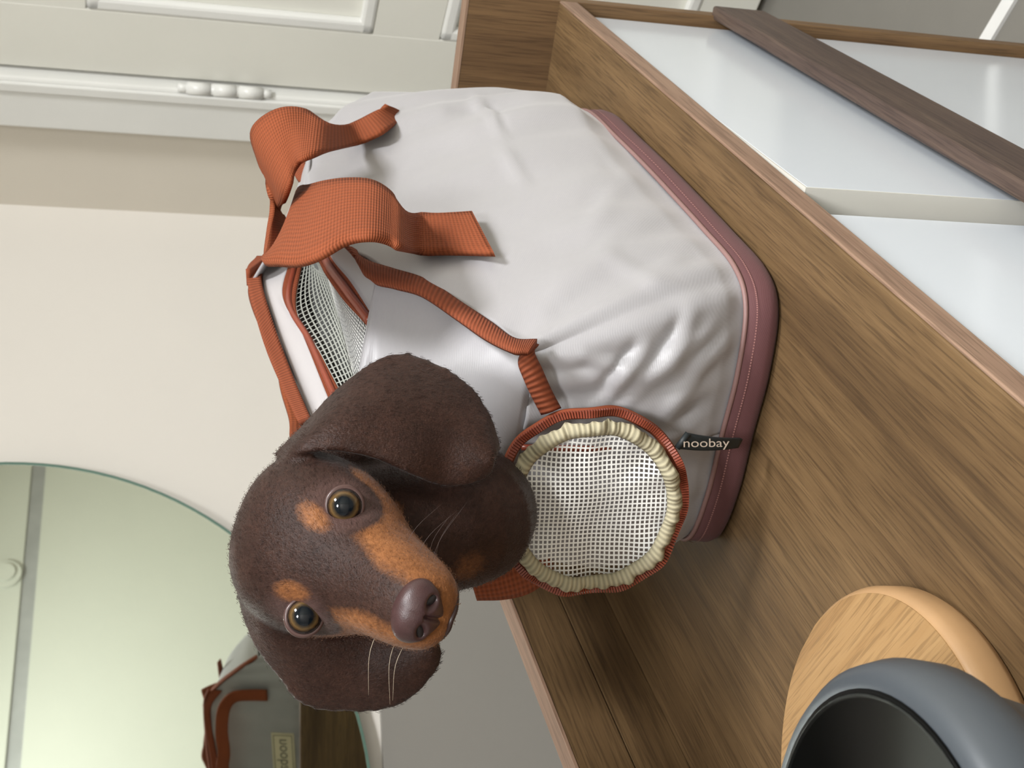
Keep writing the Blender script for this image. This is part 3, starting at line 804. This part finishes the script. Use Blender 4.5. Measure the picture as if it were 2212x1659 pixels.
# handles: rust webbing, edge lines measured along the strap
GFf = GF.reshape(-1, 3); GFc = (M @ GFf.T).T; GFp = np.stack([1106-FPX*GFc[:, 1]/GFc[:, 2], 1659-(829.5+FPX*GFc[:, 0]/GFc[:, 2])], 1)
def bag_y(x, y, off=.021):                    # depth of the front panel at a point
    d = np.hypot(GFp[:, 0]-x, GFp[:, 1]-y); k_ = np.argsort(d)[:4]; return float(GFf[k_, 1].mean())-off
def strap(rows, name='handle', n=110):
    rows = [tuple(r[:4])+(bag_y(r[0], r[1]), bag_y(r[2], r[3])) if r[4] is None else r for r in rows]
    A = [on(r[0], r[1], 1, r[4]) for r in rows]; B = [on(r[2], r[3], 1, r[5]) for r in rows]
    return ribbon(name, A, B, ORANGE, bag, n, 9, .010)
strap([(836, 226, 878, 252, None, None), (800, 250, 830, 284, None, None), (755, 270, 768, 312, None, None), (705, 268, 700, 330, .75, .76),
       (660, 240, 655, 345, .735, .76), (610, 236, 640, 360, .73, .78), (565, 258, 628, 395, .75, .80), (545, 290, 618, 425, .78, .83),
       (560, 345, 612, 440, .82, .86), (582, 415, 606, 447, .86, .89), (588, 450, 612, 470, .89, .92), (580, 495, 622, 500, .90, .94),
       (572, 545, 625, 535, .88, .93), (569, 568, 632, 480, .85, .90), (600, 571, 645, 412, .82, .86), (645, 572, 672, 402, .785, .82),
       (692, 556, 705, 394, .755, .78), (750, 524, 755, 389, .735, .75), (800, 516, 805, 394, .725, .735), (840, 524, 845, 420, .735, .74), (868, 540, 868, 455, .75, .75),
       (905, 547, 903, 463, None, None), (980, 547, 965, 464, None, None), (1068, 549, 1021, 461, None, None)])
E_ = lambda p, q: np.asarray(p)*(1-q)
# the strap on the other side, folded over towards the mirror
def arch(cx, w, pts):
    A = [np.array((x-w, y, z)) for x, y, z in pts]; B = [np.array((x+w, y, z)) for x, y, z in pts]; return A, B
hb = [(2.74, 1.255, -.62), (2.735, 1.235, -.52), (2.72, 1.225, -.43), (2.66, 1.245, -.375), (2.55, 1.30, -.36), (2.42, 1.325, -.37), (2.30, 1.30, -.36), (2.20, 1.245, -.375), (2.13, 1.225, -.43), (2.09, 1.235, -.52), (2.075, 1.255, -.62)]
A, B = [], []
for i, p in enumerate(hb):
    p = np.array(p); t = np.array(hb[min(i+1, 10)])-np.array(hb[max(i-1, 0)]); t /= np.linalg.norm(t)
    s_ = np.cross(t, [0, 1.0, 0]); s_ /= np.linalg.norm(s_); A.append(p-s_*.036); B.append(p+s_*.036)
ribbon('handle', A, B, ORANGE, bag, 90, 7, .010)
# shoulder strap loop hanging low behind the flap
ribbon('strap_loop', [X_(1015, 1235, 1.86), X_(1075, 1215, 1.85), X_(1130, 1190, 1.83), X_(1190, 1180, 1.80)], [X_(1030, 1292, 1.86), X_(1090, 1290, 1.85), X_(1145, 1276, 1.83), X_(1195, 1240, 1.80)], ORANGE, bag, 30, 8, .010, .015)

# ------------------------------------------------------------------ the dachshund puppy
dog = empty('dog', (2.0, 1.06, ZT+.03), 'brown and tan dachshund puppy looking out of the carrier', 'dog')
EL, ER = (742, 1092), (656, 1330)
O = pr((EL[0]+ER[0])/2, (EL[1]+ER[1])/2, 1.80)
cdir = -O/np.linalg.norm(O)
g = .87*cdir-.30*RR-.40*UU; g /= np.linalg.norm(g)
ei = (ER[1]-EL[1])*RR+(ER[0]-EL[0])*UU          # from the right-hand eye line of the photograph
ei /= np.linalg.norm(ei)
e = ei-(ei @ g)*g; e /= np.linalg.norm(e); kk = np.cross(g, e)
def H(a, b, c): return O+e*a+kk*b+g*c
UN = .147
# sections along the head: c, half width, top, bottom, roundness
SEC = [(.176, .012, -.052, -.080), (.170, .032, -.038, -.098), (.154, .047, -.027, -.113), (.125, .056, -.016, -.124), (.088, .062, -.006, -.128), (.055, .067, .006, -.130),
       (.028, .075, .022, -.130), (.0, .089, .040, -.130), (-.03, .104, .057, -.129), (-.065, .115, .068, -.127), (-.105, .119, .072, -.124),
       (-.145, .115, .066, -.118), (-.185, .098, .048, -.104), (-.215, .07, .022, -.08), (-.232, .03, -.01, -.04)]
def sec_at(t): return cr(np.array([q+(0,)*0 for q in SEC]), t)
V = []; F = []; nr, kr = 64, 40
for i in range(nr):
    c, w, tp, bt = cr(np.array(SEC), i/(nr-1)*(len(SEC)-1)); cb = (tp+bt)/2; hb_ = (tp-bt)/2
    for j in range(kr):
        a = 2*math.pi*j/kr; ca, sa = math.cos(a), math.sin(a)
        x = math.copysign(abs(ca)**.88, ca)*w; y = math.copysign(abs(sa)**.92, sa)*hb_
        if sa < 0 and c > .03: x *= 1+.10*abs(sa)                     # flews
        V.append(H(x, cb+y, c))
for i in range(nr-1):
    for j in range(kr): F.append((i*kr+j, i*kr+(j+1) % kr, (i+1)*kr+(j+1) % kr, (i+1)*kr+j))
F.append(tuple(range(kr))[::-1]); F.append(tuple((nr-1)*kr+j for j in range(kr)))
def add_tube(P, R, k=28, n=30):
    P = np.asarray(P, float); T = np.linspace(0, len(P)-1, n); Q = np.array([cr(P, t) for t in T])
    Rr = np.array([cr(np.array([(r, 0, 0) for r in R]), t)[0] for t in T]); b0 = len(V); upv = np.array([0, 0, 1.0])
    for i in range(n):
        t = Q[min(i+1, n-1)]-Q[max(i-1, 0)]; t /= np.linalg.norm(t); s_ = np.cross(t, upv); s_ /= np.linalg.norm(s_); u_ = np.cross(s_, t)
        for j in range(k):
            a = 2*math.pi*j/k; V.append(Q[i]+Rr[i]*(math.cos(a)*s_+math.sin(a)*u_))
    for i in range(n-1):
        for j in range(k): F.append((b0+i*k+j, b0+i*k+(j+1) % k, b0+(i+1)*k+(j+1) % k, b0+(i+1)*k+j))
    F.append(tuple(b0+j for j in range(k))[::-1]); F.append(tuple(b0+(n-1)*k+j for j in range(k)))
# neck, chest and the trunk inside the carrier, with the legs folded under it
add_tube([H(0, -.02, -.09), H(.005, -.08, -.15), pr(1015, 1120, 2.06), HC+np.array([.0, -.0, -.03]), HC+np.array([.14, -.04, -.10]), (2.18, 1.03, -.70), (2.42, 1.0, -.76), (2.62, 1.0, -.80)],
         [.095, .096, .096, .102, .13, .15, .15, .08], n=50)
for sx, sy_ in ((2.02, .93), (2.02, 1.10), (2.52, .90), (2.52, 1.10)):
    add_tube([(sx+.06, sy_, -.74), (sx+.04, sy_, -.84), (sx-.02, sy_, -.90), (sx-.04, sy_, -.945), (sx-.10, sy_, -.955)], [.06, .05, .036, .032, .026], 14, 16)
add_tube([(2.60, 1.0, -.79), (2.70, .95, -.84), (2.68, .86, -.90), (2.58, .84, -.93)], [.04, .028, .02, .012], 12, 16)
EARP = []
# ears: flaps between two edge lines
add_tube([pr(640, 1000, 2.03), pr(700, 1000, 2.02), pr(770, 1010, 2.02), pr(850, 1040, 2.03)], [.030, .034, .034, .030], 16, 18)
def ear(A, B, th=.0085, bow=.02, n=44, m=22, fold=0.0):
    A = np.array([pr(*q) for q in A]); B = np.array([pr(*q) for q in B]); b0 = len(V)
    A2 = np.array([cr(A, t) for t in np.linspace(0, len(A)-1, n)]); B2 = np.array([cr(B, t) for t in np.linspace(0, len(B)-1, n)])
    G = np.zeros((n, m, 3))
    for j in range(m):
        f = j/(m-1); G[:, j] = A2*(1-f)+B2*f
        for i in range(n):
            d = -G[i, j]/np.linalg.norm(G[i, j]); G[i, j] += d*bow*math.sin(math.pi*f)
    EARP.extend(G[9:].reshape(-1, 3))
    nrm = np.zeros_like(G); du = np.gradient(G, axis=0); dv = np.gradient(G, axis=1); nrm = np.cross(du, dv); nrm /= np.maximum(np.linalg.norm(nrm, axis=2, keepdims=True), 1e-9)
    for sgn in (1, -1):
        for i in range(n):
            for j in range(m):
                ed = min(1, .35+.65*min(i+3, n-1-i+.3, 99)/4) if i > n-6 else 1
                V.append(G[i, j]+nrm[i, j]*sgn*th*ed)
    o2 = b0+n*m
    for i in range(n-1):
        for j in range(m-1):
            a = b0+i*m+j; F.append((a, a+m, a+m+1, a+1)); a = o2+i*m+j; F.append((a, a+1, a+m+1, a+m))
    ring = [(i, 0) for i in range(n)]+[(n-1, j) for j in range(1, m)]+[(i, m-1) for i in range(n-2, -1, -1)]+[(0, j) for j in range(m-2, 0, -1)]
    for q in range(len(ring)):
        (i, j), (i2, j2) = ring[q], ring[(q+1) % len(ring)]
        F.append((b0+i*m+j, b0+i2*m+j2, o2+i2*m+j2, o2+i*m+j))
ear([(600, 985, 1.97), (650, 940, 1.95), (745, 838, 1.95), (845, 772, 1.97), (925, 785, 1.97), (1000, 828, 1.96), (1048, 890, 1.95), (1068, 955, 1.94), (1066, 985, 1.935)],
    [(632, 1030, 1.94), (640, 990, 1.865), (710, 974, 1.845), (800, 988, 1.85), (880, 1022, 1.865), (945, 1047, 1.90), (1000, 1046, 1.91), (1045, 1025, 1.92), (1064, 990, 1.93)], bow=.03)
ear([(520, 1270, 1.98), (535, 1330, 1.97), (560, 1395, 1.97), (605, 1455, 1.98), (655, 1516, 1.99), (740, 1532, 1.99), (825, 1530, 1.98), (885, 1504, 1.97), (928, 1458, 1.96), (944, 1420, 1.955), (940, 1385, 1.955)],
    [(575, 1265, 1.90), (590, 1335, 1.90), (640, 1366, 1.92), (700, 1374, 1.93), (760, 1368, 1.94), (810, 1355, 1.95), (850, 1345, 1.95), (880, 1345, 1.95), (905, 1350, 1.95), (920, 1358, 1.95), (932, 1372, 1.955)], bow=.02)
raw = bpy.data.meshes.new('dog_raw'); raw.from_pydata([tuple(W(v)) for v in V], [], F); raw.validate()
bm = bmesh.new(); bm.from_mesh(raw); bmesh.ops.recalc_face_normals(bm, faces=bm.faces); bm.to_mesh(raw); bm.free()
tmp = bpy.data.objects.new('dog_raw', raw); col.objects.link(tmp)
m = tmp.modifiers.new('r', 'REMESH'); m.mode = 'VOXEL'; m.voxel_size = .0052*S
m = tmp.modifiers.new('s', 'SMOOTH'); m.factor = .5; m.iterations = 7
dg = bpy.context.evaluated_depsgraph_get(); dg.update()
body_me = bpy.data.meshes.new_from_object(tmp.evaluated_get(dg)); bpy.data.objects.remove(tmp)
body_me.name = 'body'
# head coordinates of every vertex; eye sockets and colour
co = np.zeros(len(body_me.vertices)*3); body_me.vertices.foreach_get('co', co); co = co.reshape(-1, 3)/S; co[:, 2] -= ZC
def HL(p):
    d = p-O; return np.stack([d @ e, d @ kk, d @ g], -1)
hl = HL(co)
pEL = pr(*EL, 1.80); pER = pr(*ER, 1.80)
eyes = []
for pe in (EL, ER):
    # place the eye where its line of sight meets the head
    best = None
    dirn = ray(*pe); dirn /= np.linalg.norm(dirn)
    t = co @ dirn; dist = np.linalg.norm(co-np.outer(t, dirn), axis=1); ok = dist < .007
    eyes.append(dirn*(t[ok].min()+.0145) if ok.any() else dirn*1.8)
ER_ = .0255
print('eyes', [np.round(HL(q), 3) for q in eyes])
for q in eyes:                                                        # hollow round the eye
    d = np.linalg.norm(co-q, axis=1); cd_ = -q/np.linalg.norm(q)
    near = d < .07
    w = np.exp(-(d/.030)**2)
    co[near] -= (w[near]*.012)[:, None]*cd_*.9
    # brow above
    bw = np.exp(-(np.linalg.norm(co-(q+kk*.038-cd_*.0), axis=1)/.022)**2); near2 = bw > .02
    co[near2] += (bw[near2]*.007)[:, None]*cd_
hl = HL(co)
wc = co.copy(); wc[:, 2] += ZC; body_me.vertices.foreach_set('co', (wc*S).ravel())
body_me.update()
def sm(x, a, b): t = np.clip((x-a)/(b-a), 0, 1); return t*t*(3-2*t)
A_, B_, C_ = hl[:, 0], hl[:, 1], hl[:, 2]
tan = np.zeros(len(hl))
inhead = (C_ > -.16) & (np.abs(A_) < .16) & (B_ > -.2)
# muzzle sides and cheeks: tan except the bridge and the patches round the eyes
bridge = .026+.024*sm(C_, .12, .02)
side = sm(np.abs(A_), bridge-.012, bridge+.018)*sm(C_, .000, .028)*sm(B_, .035, .012)
front = sm(B_, -.062, -.080)*sm(C_, .03, .06)
cheek = sm(B_, -.012, -.034)*sm(C_, -.090, -.058)*sm(np.abs(A_), .04, .06)*sm(B_, -.132, -.112)
eyed_ = np.min([np.linalg.norm(co-q, axis=1) for q in eyes], axis=0)
from mathutils import kdtree
kd = kdtree.KDTree(len(EARP))
for i_, p_ in enumerate(EARP): kd.insert(Vector(p_), i_)
kd.balance()
eard = np.array([kd.find(Vector(p_))[2] for p_ in co])
tan = np.maximum.reduce([side, front, cheek])*sm(eyed_, .044, .060)*inhead*sm(eard, .016, .024)
for q, da, db in ((eyes[0], -.024, .034), (eyes[1], .026, .028)):       # spots above the eyes
    hq = HL(q); d = np.hypot(A_-hq[0]-da, (B_-hq[1]-db)); tan = np.maximum(tan, .85*sm(d, .0225, .007)*(C_ > -.09)*(C_ < .06))
dth = ray(1015, 1232); dth /= np.linalg.norm(dth); t_ = co @ dth; near_ = np.linalg.norm(co-np.outer(t_, dth), axis=1) < .008
pth = dth*t_[near_].min(); tan = np.maximum(tan, .5*sm(np.linalg.norm(co-pth, axis=1), .050, .005))
pink = np.zeros(len(hl))
for q in eyes: pink = np.maximum(pink, sm(np.linalg.norm(co-q, axis=1), .062, .026))
pink *= (1-tan)
def attr(name, v):
    a = body_me.attributes.new(name, 'FLOAT', 'POINT'); a.data.foreach_set('value', np.asarray(v, dtype=np.float32))
attr('tan', tan); attr('pink', pink)
FUR, nt, b = new_mat('short_brown_coat')
def attr_n(nm):
    n = nt.nodes.new('ShaderNodeAttribute'); n.attribute_name = nm; return n.outputs['Fac']
n1 = noise_tex(nt, coords(nt), 45, 5, .6); n2 = noise_tex(nt, coords(nt, (1, 1, 1)), 420, 3, .6); n3 = noise_tex(nt, coords(nt, (260, 260, 1700)), 1, 2)
brown = ramp(nt, math_n(nt, 'ADD', math_n(nt, 'MULTIPLY', n1, .5), math_n(nt, 'MULTIPLY', n2, .5)), [(.3, srgb(34, 20, 15)), (.55, srgb(50, 31, 24)), (.8, srgb(70, 46, 36))])
tanc = ramp(nt, math_n(nt, 'ADD', math_n(nt, 'MULTIPLY', n1, .5), math_n(nt, 'MULTIPLY', n2, .5)), [(.3, srgb(88, 52, 27)), (.55, srgb(124, 78, 43)), (.8, srgb(150, 100, 60))])
tf = math_n(nt, 'ADD', attr_n('tan'), math_n(nt, 'MULTIPLY', math_n(nt, 'SUBTRACT', n2, .5), .35))
tfr = ramp(nt, tf, [(.18, (0, 0, 0, 1)), (.85, (1, 1, 1, 1))])
cc = mixc(nt, tfr, brown, tanc)
cc = mixc(nt, math_n(nt, 'MULTIPLY', attr_n('pink'), .5), cc, srgb(92, 70, 66))
nt.links.new(cc, b.inputs['Base Color']); b.inputs['Roughness'].default_value = .52; b.inputs['Sheen Weight'].default_value = .08; b.inputs['Sheen Roughness'].default_value = .4
b.inputs['Specular IOR Level'].default_value = .2
bump(nt, b, math_n(nt, 'ADD', n2, noise_tex(nt, coords(nt), 900, 2)), .5, .0008)
body = link('body', body_me, FUR, dog, True)
# short coat: flat-lying hairs, longest on the ears
rf = np.random.default_rng(4)
pol = body_me.polygons; nP = len(pol); ctr = np.zeros(nP*3); pol.foreach_get('center', ctr); ctr = ctr.reshape(-1, 3); nrm_ = np.zeros(nP*3); pol.foreach_get('normal', nrm_); nrm_ = nrm_.reshape(-1, 3)
vi = np.array([p.vertices[0] for p in pol])
cu_ = ctr/S; cu_[:, 2] -= ZC; hlp = HL(cu_)
eyed = np.min([np.linalg.norm(cu_-q, axis=1) for q in eyes], axis=0)
nosed = np.linalg.norm(hlp-np.array([0, -.054, .17]), axis=1)
ok = (cu_[:, 0] < 1.95) & (eyed > .036) & (nosed > .046)
idx = np.nonzero(ok)[0]; idx = rf.choice(idx, size=min(70000, 3*len(idx)))
p0 = cu_[idx]+rf.normal(0, .0016, (len(idx), 3)); nn_ = nrm_[idx]; hh = hlp[idx]
isear = eard[vi[idx]] < .02
flow = np.where(isear[:, None], (-UU*.9-RR*.1*np.sign(hh[:, 0:1])), (-g-kk*.25*np.clip(-hh[:, 1:2]*8, 0, 1)+kk*.6*np.clip(hh[:, 2:3]*5, 0, 1)*(hh[:, 1:2] > -.03)))
flow = flow+rf.normal(0, .10, flow.shape); flow -= nn_*np.sum(flow*nn_, 1, keepdims=True); flow /= np.maximum(np.linalg.norm(flow, axis=1, keepdims=True), 1e-6)
ln_ = np.where(hh[:, 2] > .05, .0042, np.where(isear, .0050, .0065))*(.7+.6*rf.random(len(idx)))
d_ = flow+nn_*(.03+.07*rf.random((len(idx), 1))); sd = np.cross(flow, nn_)*.00042
HV = np.stack([p0-sd, p0+sd, p0+d_*ln_[:, None]*.6+sd*.6+nn_*.0004, p0+d_*ln_[:, None]*.6-sd*.6+nn_*.0004, p0+flow*ln_[:, None]+nn_*.0008], 1).reshape(-1, 3)
HV[:, 2] += ZC; HV *= S
hm = bpy.data.meshes.new('coat'); nh = len(idx)
base = np.arange(nh)*5
hm.from_pydata(HV.tolist(), [], [t for b0 in base.tolist() for t in ((b0, b0+1, b0+2, b0+3), (b0+3, b0+2, b0+4))])
for nm_, arr in (('tan', tan), ('pink', pink)):
    a_ = hm.attributes.new(nm_, 'FLOAT', 'POINT'); a_.data.foreach_set('value', np.repeat(arr[vi[idx]], 5).astype(np.float32))
coat = link('coat', hm, FUR, body, False); tag(coat, kind='stuff')
# eyes
EYEM, nt, b = new_mat('dog_eye')
tc = nt.nodes.new('ShaderNodeTexCoord'); sep = nt.nodes.new('ShaderNodeSeparateXYZ'); nt.links.new(tc.outputs['Object'], sep.inputs[0])
rad = math_n(nt, 'SQRT', math_n(nt, 'ADD', math_n(nt, 'MULTIPLY', sep.outputs[0], sep.outputs[0]), math_n(nt, 'MULTIPLY', sep.outputs[1], sep.outputs[1])))
rn = math_n(nt, 'DIVIDE', rad, ER_*S)
rn = math_n(nt, 'ADD', rn, math_n(nt, 'MULTIPLY', math_n(nt, 'SUBTRACT', noise_tex(nt, tc.outputs['Object'], 500, 3), .5), .10))
cE = ramp(nt, rn, [(.0, srgb(10, 14, 18)), (.44, srgb(14, 19, 24)), (.54, srgb(58, 47, 32)), (.64, srgb(92, 71, 42)), (.71, srgb(66, 47, 27)), (.78, srgb(18, 11, 10)), (.90, srgb(62, 52, 52))])
nt.links.new(cE, b.inputs['Base Color']); b.inputs['Roughness'].default_value = .06; b.inputs['Specular IOR Level'].default_value = .3
LID = plain('eyelid_skin', srgb(74, 52, 48), .35, .5, 60, .15)
def sphere_mesh(name, r, sx=1, sy=1, sz=1, ku=32, kv=20):
    bm = bmesh.new(); bmesh.ops.create_uvsphere(bm, u_segments=ku, v_segments=kv, radius=r)
    for v in bm.verts: v.co.x *= sx; v.co.y *= sy; v.co.z *= sz
    me = bpy.data.meshes.new(name); bm.to_mesh(me); bm.free(); return me
for q, gz in zip(eyes, ((0, 0), (0, 0))):
    me = sphere_mesh('eye', ER_*S); o = link('eye', me, EYEM, None, True)
    cd_ = -q/np.linalg.norm(q)
    gaze = .93*cd_+.07*g; gaze /= np.linalg.norm(gaze)
    zaxis = Vector(gaze); xa = Vector(e-(e @ gaze)*gaze).normalized(); ya = zaxis.cross(xa)
    R3 = Matrix((xa, ya, zaxis)).transposed().to_4x4()
    o.matrix_world = Matrix.Translation(W(q)) @ R3
    mwo = o.matrix_world.copy(); o.parent = dog; o.matrix_parent_inverse = Matrix.Translation(-dog.location); o.matrix_basis = mwo
    # lids: an almond ring, drawn towards the inner corner
    inner = 1 if HL(q)[0] < 0 else -1
    pts = []; rr = []
    face = .75*cd_+.25*g; face /= np.linalg.norm(face)
    ex = e-(e @ face)*face; ex /= np.linalg.norm(ex); ey = np.cross(face, ex)
    for i in range(48):
        a = 2*math.pi*i/48; xx = math.cos(a); yy = math.sin(a)
        el = 1.0+.36*max(0, xx*inner)**6
        dpt = 1-.42*(max(0, xx*inner)**6)
        pp_ = q+ex*ER_*.93*xx*el+ey*ER_*.88*yy*(1-.10*max(0, xx*inner))-ey*.004*max(0, xx*inner)**3+face*ER_*.36*dpt
        pts.append(pp_); rr.append(.0037)
    tube('eyelid', pts, rr, LID, o, closed=True, k=10)
    lid = bpy.data.objects[[x.name for x in bpy.data.objects if x.name.startswith('eyelid')][-1]]
    lid.parent = dog; lid.matrix_parent_inverse = Matrix.Translation(-dog.location)
# nose
NOSE = plain('nose_leather', srgb(60, 38, 38), .38, .5, 300, .12, .25)
NOSTR = plain('nostril_inside', srgb(20, 10, 10), .6)
nv_, nu_ = 40, 56
ND_ = []
def nose_pt(th, ph):
    # th across, ph up; front is the pole
    x = math.sin(th)*math.cos(ph); y = math.sin(th)*math.sin(ph); z = math.cos(th)
    w = 1.0+.16*y if y > 0 else 1.0-.34*(-y)
    px_ = .039*x*w; py_ = .033*y; pz_ = .026*z
    for sx in (-1, 1):                                               # nostrils
        dx = px_-sx*.019; dy = py_+.003
        d = math.hypot(dx*1.0+sx*dy*.5, dy*1.25); pz_ -= .016*math.exp(-(d/.0068)**2)
        rim_ = math.hypot(dx-sx*.010, dy+.006); pz_ += .005*math.exp(-(rim_/.008)**2)
    pz_ -= .006*math.exp(-(px_/.003)**2)*(1 if py_ < .002 else .15)
    return px_, py_, pz_
V = []; F = []
for i in range(nv_+1):
    th = .92*math.pi*i/nv_*.78
    for j in range(nu_):
        ph = 2*math.pi*j/nu_; a, b2, c = nose_pt(th, ph); V.append(H(a, -.056+b2+.10*c, .162+c))
for i in range(nv_):
    for j in range(nu_): F.append((i*nu_+j, (i+1)*nu_+j, (i+1)*nu_+(j+1) % nu_, i*nu_+(j+1) % nu_))
no = mesh('nose', V, F, NOSE, dog, True)
for sx in (-1, 1):
    me = sphere_mesh('nostril', .0086*S, 1.25, .72, .5); o = link('nostril', me, NOSTR, None, True)
    p = H(sx*.0195, -.0590, .162+.0130); zx = Vector(g); xa = Vector(e*math.cos(.5*sx)-kk*math.sin(.5*sx)); ya = zx.cross(xa)
    R3 = Matrix((xa, ya, zx)).transposed().to_4x4()
    o.parent = no; o.matrix_basis = Matrix.Translation(W(p)) @ R3
# mouth line
MOUTH = plain('mouth_skin', srgb(46, 28, 26), .4)
tube('mouth_line', [H(-.046, -.106, .10), H(-.036, -.108, .138), H(-.016, -.103, .163), H(0, -.099, .170), H(.016, -.103, .163), H(.036, -.108, .138), H(.046, -.106, .10), H(.054, -.112, .06)], .0035, MOUTH, dog, n=50, k=8)
# whiskers
WH = plain('whisker', srgb(60, 44, 38), .5); WHL = plain('pale_whisker', srgb(200, 184, 160), .5)
rnd = random.Random(5)
for sgn in (1, -1):
    for i in range(5 if sgn > 0 else 3):
        p0 = H(sgn*(.046+.004*rnd.random()), -.055-.035*rnd.random(), .075+.05*rnd.random())
        out = e*sgn*.07+g*.01-kk*.012*rnd.random()+kk*.03*(rnd.random()-.5)
        P = [p0, p0+out*.5+kk*.006, p0+out*(1+.3*rnd.random())-kk*.004]
        tube('whisker', P, [.00032-.00024*t/9 for t in range(10)], WH if sgn > 0 else WHL, dog, n=10, k=5)
